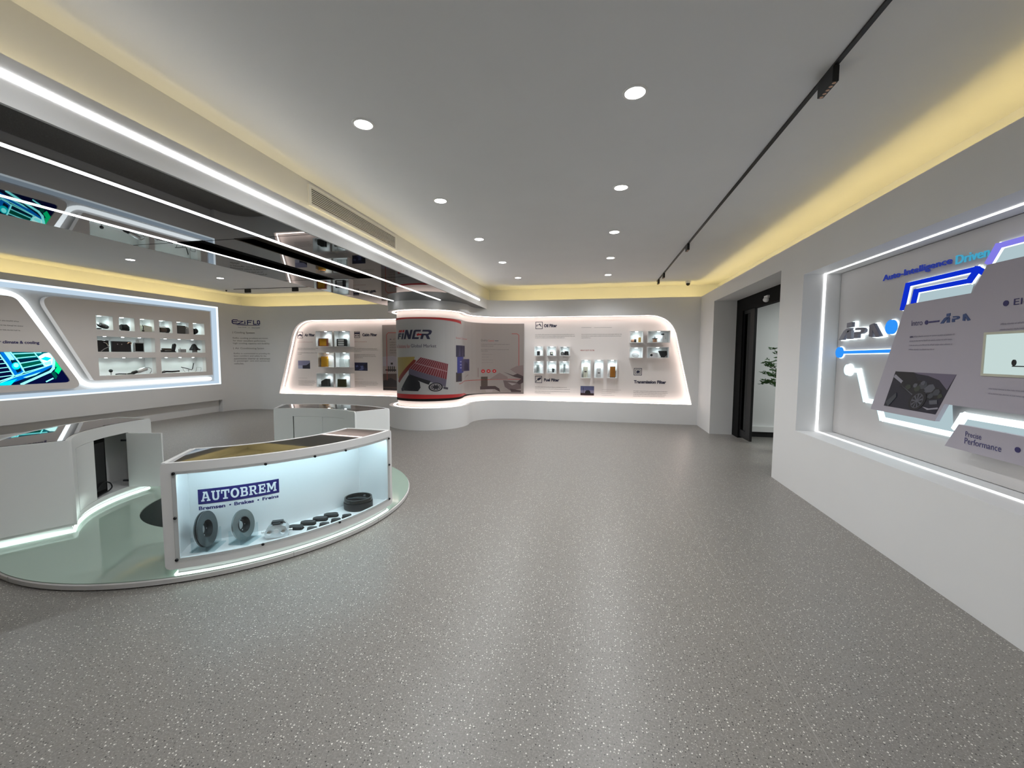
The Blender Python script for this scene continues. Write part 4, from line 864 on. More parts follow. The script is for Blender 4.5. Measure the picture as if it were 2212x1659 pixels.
def roundline(pts, r, n=8):
    out = [pts[0]]
    for i in range(1, len(pts)-1):
        p = Vector(pts[i]); d1 = (Vector(pts[i-1])-p).normalized(); d2 = (Vector(pts[i+1])-p).normalized(); s_, e = p+d1*r, p+d2*r
        for j in range(n+1): q = j/n; out.append(tuple((1-q)**2*s_+2*q*(1-q)*p+q*q*e))
    return out+[pts[-1]]
cl = roundline(cp, .22)
b = MB()
for i in range(len(cl)-1): b.stroke([cl[i], cl[i+1]], .07, 0, .04, TL(-9.585))
b.prism(circle(8.70, .868, .040), 0, .045, TL(-9.585)); b.build('diffuser', M['tubeled'], t)
# left panel with screen
PX = XLW-.03
TLP = TL(PX)
t = thing('exhibit_board', 'grey wall panel with the glowing screen at the left picture edge', 'board', (PX, 4, .84))
lp = rpoly([(2.16, 2.43), (5.17, 2.43), (6.02, .845), (2.16, .845)], [.0, .15, .12, 0])
sc = rpoly([(3.1, 1.512), (5.56, 1.512), (5.845, .962), (3.1, .962)], [0, .07, .05, 0], 5)
MB().prism(lp, -.10, 0, TLP, [sc]).build('board', M['panel'], t)
text(MB(), 'ion for climate & cooling', 4.78, 5.43, 1.635, 1.70, .002, TLP, .03).build('bold_line', M['navy'], t)
b = MB()
for i, e in enumerate((5.20, 5.25, 5.21)): para(b, 3.2, e, 1.995-i*.075, 2.03-i*.075, 1, .002, TLP, ragged=0, seed=40+i)
b.build('paragraph', M['greyink'], t)
sm = [emat('screen_%d' % i, lin(*c), v) for i, c, v in ((0, (4, 8, 44), 1), (1, (0, 92, 100), 1), (2, (130, 246, 246), 1.1), (3, (0, 96, 180), 1), (4, (0, 190, 200), 1), (5, (0, 196, 120), 1), (6, (200, 255, 252), 1.1), (7, (2, 26, 50), 1), (8, (0, 74, 60), 1))]
b = MB(); TS = TL(PX-.022); nl = 0
def sp(a, v): return (4.92+a*.000637, 1.51-(v-375)*.000825)
def scp(poly, mi):
    global nl
    nl += 1; b.prism([sp(*p) for p in poly], 0, .001+nl*.0002, TS, mi=mi)
def scs(pts, wd, mi):
    global nl
    nl += 1; b.stroke([sp(*p) for p in pts], wd*.0007, 0, .001+nl*.0002, TS, mi=mi)
b.prism(sc, -.003, .0005, TS, mi=0)
scp([(240, 378), (1040, 378), (1110, 450), (1050, 720), (500, 810)], 1)
for i in range(4): scp([(300+i*55, 430+i*92), (740+i*50, 405+i*80), (780+i*42, 455+i*78), (330+i*52, 505+i*88)], 7 if i % 2 else 8)
for p in ([(290, 412), (840, 385)], [(340, 500), (720, 460)], [(395, 605), (790, 540)], [(440, 705), (850, 615)], [(480, 795), (900, 680)]): scs(p, 18, 2)
scp([(770, 470), (900, 400), (1040, 380), (1110, 440), (1060, 690), (900, 668)], 6); scp([(820, 520), (920, 470), (1060, 500), (960, 560)], 4); scp([(880, 600), (1030, 560), (1040, 630), (920, 655)], 2)
scp([(-2600, 378), (20, 378), (270, 850), (-100, 960), (-2600, 960)], 0)
for k in range(5): scs([(-400, 560+k*88), (70+k*45, 520+k*80)], 16, 2)
scp([(40, 378), (230, 378), (470, 800), (290, 850)], 3); scp([(110, 378), (210, 378), (300, 520), (220, 560)], 2); scp([(215, 530), (330, 540), (420, 760), (330, 800)], 7)
scp([(320+85*math.cos(k*PI/8), 655+75*math.sin(k*PI/8)) for k in range(16)], 4); scp([(320+50*math.cos(k*PI/8), 640+45*math.sin(k*PI/8)) for k in range(16)], 2)
scs([(0, 375), (150, 620), (265, 850), (200, 890), (0, 950)], 26, 2); scs([(235, 378), (380, 580), (470, 780), (400, 820), (300, 850)], 24, 2); scs([(700, 385), (800, 520), (890, 660)], 20, 2)
scp([(-60, 1010), (250, 900), (560, 800), (900, 700), (1050, 640), (1070, 690), (880, 800), (520, 900), (200, 1000), (120, 1038), (-60, 1038)], 3); scp([(300, 1038), (480, 930), (820, 800), (1040, 690), (1020, 760), (700, 900), (420, 1038)], 7)
scs([(0, 985), (280, 880), (520, 815), (900, 690), (1050, 640)], 12, 2); scp([(440, 890), (600, 850), (800, 790), (700, 850), (500, 905)], 2)
scp([(-60, 1038), (-60, 1000), (320, 915), (190, 1038)], 4)
scs([(1120, 440), (1075, 720), (1000, 790), (700, 910), (400, 1030)], 52, 2)
scp([(1100, 780), (1170, 680), (1235, 640), (1290, 700), (1180, 850)], 5); scp([(1120, 540), (1160, 520), (1230, 640), (1130, 700)], 5); scp([(1020, 820), (1100, 790), (1150, 900), (1110, 960)], 8)
scs([(910, 1000), (1050, 940)], 26, 2)
b.build('screen', sm, t)
# right panel with recessed niches
t = thing('exhibit_board', 'grey slanted wall panel with ten lit niches holding cooling parts', 'board', (PX, 7, .97))
row1 = [(6.287+.394*i, 6.287+.394*i+.286, 1.958, 2.229) for i in range(6)]
big = [(6.287, 7.357, 1.522, 1.829), (7.47, 8.545, 1.522, 1.829), (6.287, 7.357, 1.055, 1.405), (7.47, 8.545, 1.055, 1.405)]
rp = rpoly([(5.46, 2.50), (8.72, 2.545), (8.72, .965), (6.19, .972)], [.16, 0, 0, .04])
MB().prism(rp, -.10, 0, TLP, [rect(*q) for q in row1+big]).build('board', M['panel'], t)
for q in row1+big:
    y0, y1, z0_, z1_ = q; d_ = -.30; T = TLP; k = .006
    b = MB().box(y0-k, y0, z0_-k, z1_+k, d_, -.101, T=T).box(y1, y1+k, z0_-k, z1_+k, d_, -.101, T=T).box(y0, y1, z0_-k, z0_, d_, -.101, T=T).box(y0, y1, z1_, z1_+k, d_, -.101, T=T).box(y0-k, y1+k, z0_-k, z1_+k, d_-k, d_, T=T)
    n = b.build('niche', M['whitem'], t)
    xs = [(y0+y1)/2] if y1-y0 < .5 else [y0+(y1-y0)*.2, y0+(y1-y0)*.5, y0+(y1-y0)*.8]
    for ym in xs:
        MB().cyl((PX-.13, ym, z1_-.004), .030 if len(xs) == 1 else .022, .003, 14).build('spotlight', M['minilamp'], n)
        light('SPOT', 'beam', (PX-.13-t.location.x, ym-t.location.y, z1_-.006-t.location.z), 1.5 if len(xs) == 1 else 1.3, (.80, 1, .95), t, spot_size=rad(150), spot_blend=.6, shadow_soft_size=.02)
# the recess wall behind must let the niches through: niches stop short of it (see wall_left_recess)
PARTS = []
def part(name, label, y, z, x=-9.62):
    PARTS.append(thing(name, label, 'car part', (x, y, z), 'cooling parts in the left wall niches')); return PARTS[-1]
zb = 1.961
t = part('compressor_pulley', 'black round pulley lying tilted in the first small niche', 6.47, zb)
MB().lathe([(.03, 0), (.085, 0), (.09, .01), (.09, .03), (.07, .035), (.03, .03)], 28, (-9.61, 6.475, zb+.060), (.55, .1, .8), closed=True).build('wheel', M['black'], t, smooth=True); MB().lathe([(.028, 0), (.03, .05), (.015, .055)], 20, (-9.61, 6.475, zb+.060), (.55, .1, .8)).build('hub', M['grey'], t, smooth=True); MB().ball((-9.60, 6.41, zb+.013), .03, .045, .013).build('foot', M['black'], t, smooth=True)
t = part('blower_motor', 'black rounded blower motor in the second small niche', 6.86, zb)
MB().lathe([(.05, 0), (.065, .02), (.065, .10), (.045, .125)], 24, (-9.62, 6.80, zb+.066), (.1, 1, 0)).build('body', M['black'], t, smooth=True); MB().box(-9.66, -9.58, 6.90, 6.945, zb, zb+.09).build('bracket', M['blackm'], t, bevel=.01)
t = part('coolant_tank', 'cream plastic coolant tank in the third small niche', 7.29, zb)
MB().prism(rpoly([(7.215, zb), (7.385, zb), (7.385, zb+.115), (7.22, zb+.14)], .015, 3), -.055, .055, TL(-9.63)).build('tank', M['cream'], t, bevel=.01)
MB().tube([(-9.57, 7.19, zb+.145), (-9.57, 7.205, zb+.10), (-9.57, 7.20, zb+.03)], .007).ball((-9.57, 7.20, zb+.018), .02, .024, .018).build('level_sensor', M['black'], t, smooth=True)
t = part('alternator', 'brown and black cylinder with a steel top plate in the fourth small niche', 7.68, zb)
MB().lathe([(.04, 0), (.055, .01), (.055, .12), (.05, .13)], 26, (-9.61, 7.57, zb+.057), (0, 1, 0)).build('body', mat('bronze_casting', (.12, .09, .075), .45, .5), t, smooth=True); MB().lathe([(.056, .13), (.06, .14), (.06, .19), (.03, .20)], 26, (-9.61, 7.57, zb+.06), (0, 1, 0)).build('pulley', M['black'], t, smooth=True); MB().box(-9.66, -9.58, 7.56, 7.69, zb+.118, zb+.14).build('top_plate', M['alu'], t, bevel=.006)
t = part('evaporator', 'dark boxy heat exchanger with a light end in the fifth small niche', 8.08, zb)
MB().box(-9.67, -9.58, 7.965, 8.15, zb, zb+.185).build('core', mat('fin_grey', (.06, .06, .06), .6), t, bevel=.008); MB().box(-9.66, -9.60, 8.15, 8.215, zb, zb+.175).build('end_tank', M['grey'], t, bevel=.008); MB().ball((-9.59, 8.185, zb+.13), .018, .022, .022).build('port', M['chrome'], t, smooth=True)
t = part('fan_clutch', 'black domed round part in the sixth small niche', 8.42, zb)
MB().lathe([(.0, 0), (.04, .004), (.066, .03), (.078, .07), (.078, .10)], 26, (-9.59, 8.43, zb+.079), (-1, .1, 0)).build('dome', M['black'], t, smooth=True); MB().box(-9.66, -9.60, 8.36, 8.42, zb, zb+.13).build('bracket', M['blackm'], t, bevel=.008)
zb = 1.526
t = part('radiator', 'black square radiator leaning at the left of the wide upper niche', 6.48, zb)
b = MB().prism(rect(6.365, 6.60, zb, zb+.225), -.02, .02, TL(-9.68)); b.build('core', M['black'], t, bevel=.005); MB().tube([(-9.65, 6.50, zb+.19), (-9.64, 6.545, zb+.165), (-9.64, 6.56, zb+.13), (-9.64, 6.585, zb+.10)], .010).build('pipe', M['chrome'], t, smooth=True); MB().stroke([(6.46, zb+.01), (6.52, zb+.06), (6.60, zb+.10)], .012, .02, .026, TL(-9.68)).build('hose', M['grey'], t)
t = part('radiator', 'wide black radiator in the middle of the wide upper niche', 6.84, zb)
MB().prism(rect(6.66, 7.01, zb, zb+.215), -.02, .02, TL(-9.68)).build('core', mat('radiator_black', (.014, .014, .016), .25), t, bevel=.005); b = MB()
for y_ in (6.755, 6.83): b.cyl((-9.66, y_, zb+.155), .010, .006, 12, (1, 0, 0))
b.build('bolt', M['chrome'], t); MB().tube([(-9.65, 6.93, zb+.17), (-9.64, 6.97, zb+.20), (-9.64, 7.005, zb+.19), (-9.64, 6.985, zb+.15)], .009).build('pipe', M['copper'], t, smooth=True)
t = part('heater_core', 'small black heater core with a pale bracket on top', 7.165, zb)
MB().prism(rect(7.075, 7.26, zb, zb+.20), -.025, .025, TL(-9.68), [rect(7.088, 7.248, zb+.015, zb+.185)]).build('frame', M['grey'], t); MB().prism(rect(7.088, 7.248, zb+.015, zb+.185), -.02, .022, TL(-9.68)).build('core', M['blackm'], t); MB().prism(rect(7.125, 7.175, zb+.20, zb+.262), -.012, .012, TL(-9.68), [rect(7.137, 7.163, zb+.20+.008, zb+.238)]).build('bracket', M['lgrey'], t)
t = part('fan_motor', 'black fan motor assembly with an upright blade in the right upper niche', 7.74, zb)
MB().prism(rpoly([(7.57, zb+.012), (7.60, zb+.05), (7.66, zb+.03), (7.88, zb+.035), (7.91, zb), (7.60, zb)], .008, 3), -.05, .05, TL(-9.64)).build('base', M['black'], t); MB().box(-9.68, -9.62, 7.65, 7.82, zb+.036, zb+.088).build('controller', M['brown'], t); MB().prism(rpoly([(7.83, zb+.03), (7.89, zb+.03), (7.925, zb+.17), (7.90, zb+.205), (7.86, zb+.19)], .02, 4), -.02, .02, TL(-9.62)).build('blade', M['black'], t)
t = part('control_unit', 'small grey control unit box between the two black parts', 8.08, zb)
MB().box(-9.66, -9.59, 8.01, 8.15, zb, zb+.075).build('case', M['grey'], t, bevel=.005); MB().box(-9.63, -9.62, 8.03, 8.045, zb+.075, zb+.105).build('pin', M['lgrey'], t)
t = part('thermostat_housing', 'black bell-shaped housing at right in the right upper niche', 8.40, zb)
MB().lathe([(.10, .05), (.095, .08), (.06, .14), (.045, .18), (.02, .205)], 24, (-9.63, 8.385, zb)).build('bell', M['black'], t, smooth=True); MB().prism([(8.40, zb+.13), (8.52, zb+.075), (8.50, zb+.05), (8.40, zb+.06)], -.03, .03, TL(-9.62)).build('outlet', M['black'], t); MB().cyl((-9.63, 8.40, zb), .05, .05, 20).build('base', M['grey'], t)
zb = 1.060
t = part('expansion_valve', 'tiny grey round valve standing in the left bottom niche', 6.585, zb)
MB().ball((-9.63, 6.585, zb+.085), .03, .034, .034).build('body', M['darksteel'], t, smooth=True); MB().cyl((-9.63, 6.585, zb), .012, .06, 12).build('stem', M['alu'], t)
t = part('hose', 'flat black hose lying in the left bottom niche', 6.80, zb)
MB().tube([(-9.60, 6.65, zb+.012), (-9.60, 6.72, zb+.018), (-9.61, 6.82, zb+.012), (-9.60, 6.95, zb+.012)], .012).build('tube', M['black'], t, smooth=True); MB().tube([(-9.60, 6.84, zb+.012), (-9.62, 6.92, zb+.028), (-9.63, 6.97, zb+.02)], .008).build('fitting', M['chrome'], t, smooth=True)
t = part('receiver_drier', 'silver receiver drier cylinder lying at a slant with a bent pipe', 7.15, zb)
MB().lathe([(.03, 0), (.042, .012), (.042, .20), (.03, .215)], 24, (-9.62, 7.06, zb+.05), (0, .95, .28)).build('canister', M['alu'], t, smooth=True); MB().lathe([(.028, -.09), (.034, -.07), (.03, 0)], 20, (-9.62, 7.06, zb+.05), (0, .95, .28)).build('end_fitting', M['black'], t, smooth=True); MB().tube([(-9.62, 7.24, zb+.125), (-9.62, 7.30, zb+.135), (-9.60, 7.345, zb+.10), (-9.60, 7.34, zb+.05), (-9.60, 7.31, zb+.008)], .008).build('pipe', M['chrome'], t, smooth=True)
t = part('hose', 'black rubber hose lying at left in the right bottom niche', 7.77, zb)
MB().tube([(-9.61, 7.58, zb+.015), (-9.61, 7.68, zb+.03), (-9.60, 7.80, zb+.022), (-9.61, 7.97, zb+.03)], .019).build('tube', M['black'], t, smooth=True); MB().tube([(-9.61, 7.575, zb+.03), (-9.60, 7.62, zb+.06), (-9.61, 7.66, zb+.04)], .006).build('clip', M['chrome'], t, smooth=True)
t = part('air_conditioning_pipe', 'bent dark pipe with an upright branch in the right bottom niche', 8.17, zb)
MB().tube([(-9.60, 8.02, zb+.12), (-9.60, 8.10, zb+.10), (-9.60, 8.20, zb+.07), (-9.60, 8.27, zb+.05), (-9.60, 8.29, zb+.07), (-9.60, 8.31, zb+.15), (-9.60, 8.325, zb+.205)], .009).build('pipe', M['darksteel'], t, smooth=True); MB().cyl((-9.60, 8.325, zb+.205), .024, .012, 14, (0, .3, 1)).build('flange', M['alu'], t); MB().tube([(-9.60, 8.05, zb+.115), (-9.61, 8.07, zb+.05), (-9.62, 8.12, zb+.008)], .006).tube([(-9.60, 8.20, zb+.07), (-9.60, 8.19, zb+.007)], .006).build('support', M['chrome'], t, smooth=True)
t = part('air_conditioning_pipe', 'thin bent silver pipe at the right end of the right bottom niche', 8.46, zb)
MB().tube([(-9.60, 8.36, zb+.008), (-9.60, 8.385, zb+.02), (-9.60, 8.40, zb+.10), (-9.60, 8.43, zb+.105), (-9.60, 8.51, zb+.10), (-9.60, 8.515, zb+.06), (-9.60, 8.49, zb+.008)], .006).build('pipe', M['chrome'], t, smooth=True)
for q in PARTS: q.location.x += .10; q.location.y *= .9896   # the parts stand near the front edge of their niches
# ================================================================== ROUND ISLAND WITH THREE CURVED CASES
t = thing('round_platform', 'low round platform with green tinted glass top carrying three curved cases', 'platform', (CX, CY, 0))
MB().lathe([(1.625, .004), (1.64, .008), (1.64, .036), (1.632, .042), (.8, .042), (.8, .004)], 128, (CX, CY, 0), closed=True).build('base_ring', M['edge'], t, smooth=25)
MB().lathe([(1.632, .042), (1.632, .048), (.80, .048), (.80, .042)], 128, (CX, CY, 0), closed=True).build('glass_ring', M['greenglass'], t, smooth=25)
MB().cyl((CX, CY, .002), .798, .040, 96).build('centre_disc', M['darkgreen'], t, smooth=25)
MB().lathe([(1.60, 0), (1.60, .006), (1.2, .006), (1.2, 0)], 96, (CX, CY, 0), closed=True).build('shadow_gap', M['blackm'], t)
b = MB()
for a in (-8, -35, 210, 262, 100): b.box(1.6385, 1.6405, -.0015, .0015, .008, .042); n0 = len(b.v)-8; b.v[n0:] = [tuple(Matrix.Translation((CX, CY, 0)) @ Matrix.Rotation(rad(a), 4, 'Z') @ Vector(v)) for v in b.v[n0:]]
b.build('edge_joint', M['grey'], t)
def cylmap(r): return lambda u, v, w: (CX+(r+w)*math.cos(u/r), CY+(r+w)*math.sin(u/r), v)
def arcpanel(poly_deg, holes_deg, r, w0, w1):
    """curved plate: polygon given in (degrees, z) on radius r"""
    c = lambda P: [(rad(a)*r, z) for a, z in P]
    return MB().prism(c(poly_deg), w0, w1, None, [c(h) for h in holes_deg]).bend(cylmap(r), .045)
def case(kind, label, A0, A1):
    am = rad((A0+A1)/2); t = thing('display_case', label, 'display case', (CX+1.41*math.cos(am), CY+1.41*math.sin(am), .048), 'curved display cases on the round platform')
    n = 28; e = 1.1
    Z0, Z1 = .10, .795
    ro, ri = 1.645, 1.18
    outer = rpoly([(A0, Z0), (A1, Z0), (A1, .80), (A0, .80)], 0)
    def rr(a0, a1, z0, z1, ra, rz):
        pts = []
        for (a, z, sa, sz) in ((a0, z0, 1, 1), (a1, z0, -1, 1), (a1, z1, -1, -1), (a0, z1, 1, -1)):
            q = [(a, z+sz*rz), (a+sa*ra*.29, z+sz*rz*.29), (a+sa*ra, z)]
            if sa*sz < 0: q.reverse()
            pts += q
        return pts
    face = rr(A0, A1, Z0, .80, .9, .026)
    win = rect(A0+2.85, A1-2.7, .169, .724)
    b = arcpanel(face, [win] if kind == 'window' else [], ro, -.020, 0)
    doors = rect(A0+11.5, A1-11.0, .14, .694)
    dz = .1385
    if kind == 'window':
        b2 = arcpanel(face, [], ri, 0, .018)
    else:
        b2 = arcpanel(face, [doors], ri, 0, .018)
    b.add(b2.v, b2.f)
    g0, g1 = ri+.018, ro-.020
    b.sector(g0, g1, A0+.3, A1-.3, Z0, .139, n).sector(g0, g0+.022, A0+.3, A1-.3, .765, .797, n).sector(g1-.022, g1, A0+.3, A1-.3, .765, .797, n).sector(g0+.022, g1-.022, A0+.3, A1-.3, .765, .778, n)
    b.sector(g0, g1, A0, A0+e, .12, .80, 2).sector(g0, g1, A1-e, A1, .12, .80, 2)
    if kind == 'window': b.sector(1.30, 1.322, A0+e, A1-e, .139, .765, n)
    else: b.sector(1.50, 1.515, A0+e, A1-e, .139, .765, n)
    b.build('body', M['white'], t, smooth=30)
    g = MB().sector(ri+.035, ro-.035, A0+1.9, A1-1.9, .786, .7995, n)
    if kind == 'window': g.v = [(x, y, z-.0115*(math.hypot(x-CX, y-CY)-1.215)) for x, y, z in g.v]   # pane tilted a touch, shaped so its reflection climbs to the warm cove
    g.build('glass_top', M['blackglass'], t, smooth=30)
    pa0, pa1 = A0+2.0, A1-2.0
    MB().sector(ri+.03, ro-.03, pa0, pa1, .049, Z0+.002, n).build('plinth', M['white'], t, smooth=30)
    MB().sector(ro-.0305, ro-.027, pa0, pa1, .060, .064, n).sector(ri+.027, ri+.0305, pa0, pa1, .060, .064, n).build('plinth_groove', M['grey'], t)
    MB().sector(ro-.029, ro-.015, pa0-.3, pa1+.3, .0485, .056, n).build('plinth_light', M['ledgreen'], t)
    MB().sector(ri+.010, ri+.029, pa0-.3, pa1+.3, .0485, .058, n).sector(ri+.029, ro-.029, pa0-.75, pa0-.1, .0485, .056, 1).sector(ri+.029, ro-.029, pa1+.1, pa1+.75, .0485, .056, 1).build('plinth_light', M['ledgreen'], t)
    return t
front = case('window', 'front curved white display case with lit window and blue sign inside', -60.8, -.2)
leftc = case('doors', 'left curved white display case with its cabinet door standing open', 178.6, 239.0)
backc = case('doors', 'rear curved white display case with closed flush doors', 57.2, 117.8)
# window pane, bolts, interior light of the front case
def onr(r, a, z): return (CX+r*math.cos(rad(a)), CY+r*math.sin(rad(a)), z)
arcpanel(rect(-58.75, -1.9, .152, .744), [], 1.6455, 0, .004).build('window_pane', M['glass'], front)
pb = arcpanel(rect(-58.75, -1.9, .152, .744), [rect(-58.65, -2.0, .154, .742)], 1.6496, 0, .0006); pb.build('pane_edge', M['lgrey'], front)
for a, z in ((-58.3, .732), (-40.6, .731), (-29.2, .731), (-20.4, .730), (-2.2, .728), (-58.4, .44), (-58.5, .163), (-41.8, .163), (-22.8, .161), (-2.4, .164), (-2.2, .483)):
    MB().lathe([(.0095, 0), (.0095, .006), (.006, .010), (.0, .011)], 14, onr(1.6495, a, z), (math.cos(rad(a)), math.sin(rad(a)), 0)).build('bolt', M['bolt'], front, smooth=True)
MB().sector(1.585, 1.612, -57.5, -3.4, .752, .760, 28).build('interior_light', M['caseled'], front)
# sign on the back panel inside the front case
t = thing('sign', 'navy blue AUTOBREM sign with slab lettering on the lit case back wall', 'sign', onr(1.323, -46, .36))
cm = lambda a0, a1: (rad(a0)*1.322, rad(a1)*1.322)
def cb(name, mb, m): return mb.bend(cylmap(1.322), .03).build(name, m, t)
u0, u1 = cm(-57.35, -35.2)
cb('sign_board', MB().prism(rect(u0, u1, .414, .523), .0005, .003), M['navy'])
def slab(letter):
    R = lambda a, b_, c, d: [(a, c), (b_, c), (b_, d), (a, d)]
    if letter == 'A': return 1.15, [[(.10, .1), (.30, .1), (.62, 1), (.38, 1)], [(.85, .1), (1.07, .1), (.78, 1), (.52, 1)], R(.25, .95, .30, .44), R(0, .42, 0, .15), R(.70, 1.15, 0, .15), R(.25, .75, .87, 1)]
    if letter == 'U': return 1.1, [R(.12, .36, .3, 1), R(.74, .98, .3, 1), R(0, .48, .86, 1), R(.62, 1.1, .86, 1), [(.12, .31), (.20, .10), (.38, 0), (.72, 0), (.90, .10), (.98, .31), (.74, .31), (.68, .19), (.55, .15), (.42, .19), (.36, .31)]]
    if letter == 'T': return 1.05, [R(.40, .65, .05, 1), R(.22, .83, 0, .15), R(0, 1.05, .84, 1), R(0, .16, .60, .9), R(.89, 1.05, .60, .9)]
    if letter == 'O':
        o = [(.56+.56*math.cos(k*PI/10), .5+.52*math.sin(k*PI/10)) for k in range(20)]; i = [(.56+.27*math.cos(k*PI/10), .5+.34*math.sin(k*PI/10)) for k in range(20)]
        return 1.12, [[o[k], o[(k+1) % 20], i[(k+1) % 20], i[k]] for k in range(20)]
    if letter == 'B': return 1.02, [R(.12, .37, 0, 1), R(0, .2, 0, .14), R(0, .2, .86, 1), R(.3, .7, 0, .15), R(.3, .7, .85, 1), R(.3, .7, .43, .58), [(.66, 0), (.88, .04), (1.0, .16), (1.0, .40), (.88, .51), (.66, .57), (.66, .44), (.74, .38), (.74, .20), (.66, .14)], [(.66, .45), (.84, .50), (.94, .60), (.94, .86), (.84, .96), (.66, 1), (.66, .86), (.70, .80), (.70, .64), (.66, .57)]]
    if letter == 'R': return 1.12, [R(.12, .37, 0, 1), R(0, .48, 0, .14), R(0, .2, .86, 1), R(.3, .7, .85, 1), R(.3, .7, .40, .55), [(.66, .41), (.88, .48), (.97, .60), (.97, .84), (.86, .96), (.66, 1), (.66, .86), (.72, .80), (.72, .64), (.66, .54)], [(.52, .42), (.78, .42), (.98, .10), (1.12, .14), (1.12, 0), (.80, 0)]]
    if letter == 'E': return 1.0, [R(.12, .37, 0, 1), R(0, .98, 0, .15), R(0, .95, .85, 1), R(.37, .72, .43, .57), R(.82, .98, .1, .36), R(.80, .95, .64, .9), R(.60, .74, .33, .67)]
    if letter == 'M': return 1.4, [R(.12, .34, 0, 1), R(1.06, 1.28, 0, 1), R(0, .46, 0, .14), R(.94, 1.4, 0, .14), R(0, .3, .86, 1), R(1.1, 1.4, .86, 1), [(.14, 1), (.40, 1), (.78, .34), (.62, .2), (.3, .75)], [(1.0, 1), (1.26, 1), (1.1, .75), (.78, .2), (.62, .34)]]
b = MB(); xs = 0; parts = []
for ch in 'AUTOBREM':
    wd, polys = slab(ch); parts += [[(p[0]+xs, p[1]) for p in q] for q in polys]; xs += wd+.13
xs -= .13
for q in parts: b.prism([(u0+.018+p[0]/xs*(u1-u0-.036), .433+p[1]*.071) for p in q], .003, .0036)
cb('sign_lettering', b, M['whitem'])
va = cm(-57.3, -50.4); vb = cm(-48.0, -42.6); vc = cm(-40.2, -35.4)
b = text(text(text(MB(), 'Bremsen', *va, .370, .398, .001, None, .03), 'Brakes', *vb, .372, .399, .001, None, .03), 'Freins', *vc, .374, .399, .001, None, .03)
b.prism(circle(rad(-49.1)*1.322, .384, .006, 10), .0005, .0015).prism(circle(rad(-41.4)*1.322, .385, .006, 10), .0005, .0015); cb('slogan', b, M['navy'])
# exhibits in the front case
FZ = .140
def exh(name, label, cat, x, y, z=FZ): return thing(name, label, cat, (x, y, z), 'brake parts in the front case')
def stand(x, y, az, sc, label):
    t = exh('display_stand', label, 'display stand', x, y); X = Matrix.Translation((x, y, FZ)) @ Matrix.Rotation(rad(az), 4, 'Z') @ Matrix.Scale(sc, 4)
    b = MB().box(-.07, .09, -.085, .085, 0, .008); b.xf(X); b.build('base_plate', M['acryl'], t)
    for k in (-.047, .047):
        pr = [(-.10, .008), (.10, .008), (.10, .115), (.088, .115), (.07, .075), (.035, .045), (0, .036), (-.035, .045), (-.07, .075), (-.088, .115), (-.10, .115)]
        b = MB().prism(pr, k-.004, k+.004, lambda u, v, w: (w, u, v)); b.xf(X); b.build('cradle', M['acryl'], t)
def rotor(x, y, az, tilt, r, label, vent, m):
    z = FZ+r+.012; t = exh('brake_disc', label, 'brake disc', x, y)
    ax = Vector((math.cos(rad(az))*math.cos(rad(tilt)), math.sin(rad(az))*math.cos(rad(tilt)), math.sin(rad(tilt))))
    o = (x, y, z)
    if vent:
        MB().lathe([(r*.5, .004), (r, .004), (r, .012), (r*.5, .012)], 56, o, ax, closed=True).lathe([(r*.5, -.012), (r, -.012), (r, -.004), (r*.5, -.004)], 56, o, ax, closed=True).build('friction_ring', m, t, smooth=30)
        MB().lathe([(r*.55, -.004), (r*.96, -.004), (r*.96, .004), (r*.55, .004)], 56, o, ax, closed=True).build('vent_core', M['blackm'], t, smooth=30)
    else:
        MB().lathe([(r*.5, -.006), (r*.995, -.006), (r, .0), (r*.995, .006), (r*.5, .006)], 56, o, ax, closed=True).build('friction_ring', m, t, smooth=30)
    MB().lathe([(r*.50, .011), (r*.47, -.022), (r*.27, -.022), (r*.27, -.028), (r*.5, -.028), (r*.54, .006)], 48, o, ax, closed=True).build('hub', M['darksteel'], t, smooth=30)
    A = ax.normalized(); Xv = A.orthogonal().normalized(); Yv = A.cross(Xv); b = MB()
    for k in range(5):
        a = 2*PI*k/5+.3; c = Vector(o)+A*(-.0219)+(Xv*math.cos(a)+Yv*math.sin(a))*r*.365; b.lathe([(r*.045, 0), (r*.045, .001)], 12, c, A)
    b.build('bolt_hole', M['alu'], t)
    return t
c1 = onr(1.45, -54.4, 0); c2 = onr(1.445, -45.7, 0)
rotor(c1[0], c1[1], 21, 8, .122, 'thick vented brake disc on a clear stand at the left end of the lit window', True, mat('ground_cast_iron', (.11, .13, .135), .32, .85))
stand(c1[0], c1[1], 21, .95, 'clear acrylic stand under the thick brake disc')
rotor(c2[0], c2[1], 8, 12, .108, 'thinner plain brake disc with bright streaks on the second clear stand', False, M['steel'])
stand(c2[0], c2[1], 8, .9, 'clear acrylic stand under the thinner brake disc')
t = exh('brake_caliper', 'silver cast brake caliper between the discs and the brake pads', 'brake caliper', -2.31, 2.60)
X = Matrix.Translation((-2.315, 2.605, FZ+.001)) @ Matrix.Rotation(rad(30), 4, 'Z') @ Matrix.Scale(.84, 4)
b = MB().prism(rpoly([(-.085, 0), (.085, 0), (.095, .05), (.07, .10), (.03, .115), (-.03, .115), (-.07, .10), (-.095, .05)], .012, 3), -.055, .005, lambda u, v, w: (u, w, v)); b.xf(X); b.build('body', M['alu'], t, bevel=.006)
b = MB().prism(rpoly([(-.075, .01), (.075, .01), (.085, .06), (.05, .125), (-.05, .125), (-.085, .06)], .012, 3), .018, .055, lambda u, v, w: (u, w, v)); b.xf(X); b.build('bridge', M['alu'], t, bevel=.006)
b = MB().box(-.045, .045, -.02, .03, .095, .135).box(-.03, .03, -.05, -.02, .10, .128); b.xf(X); b.build('piston_slot', M['darksteel'], t, bevel=.004)
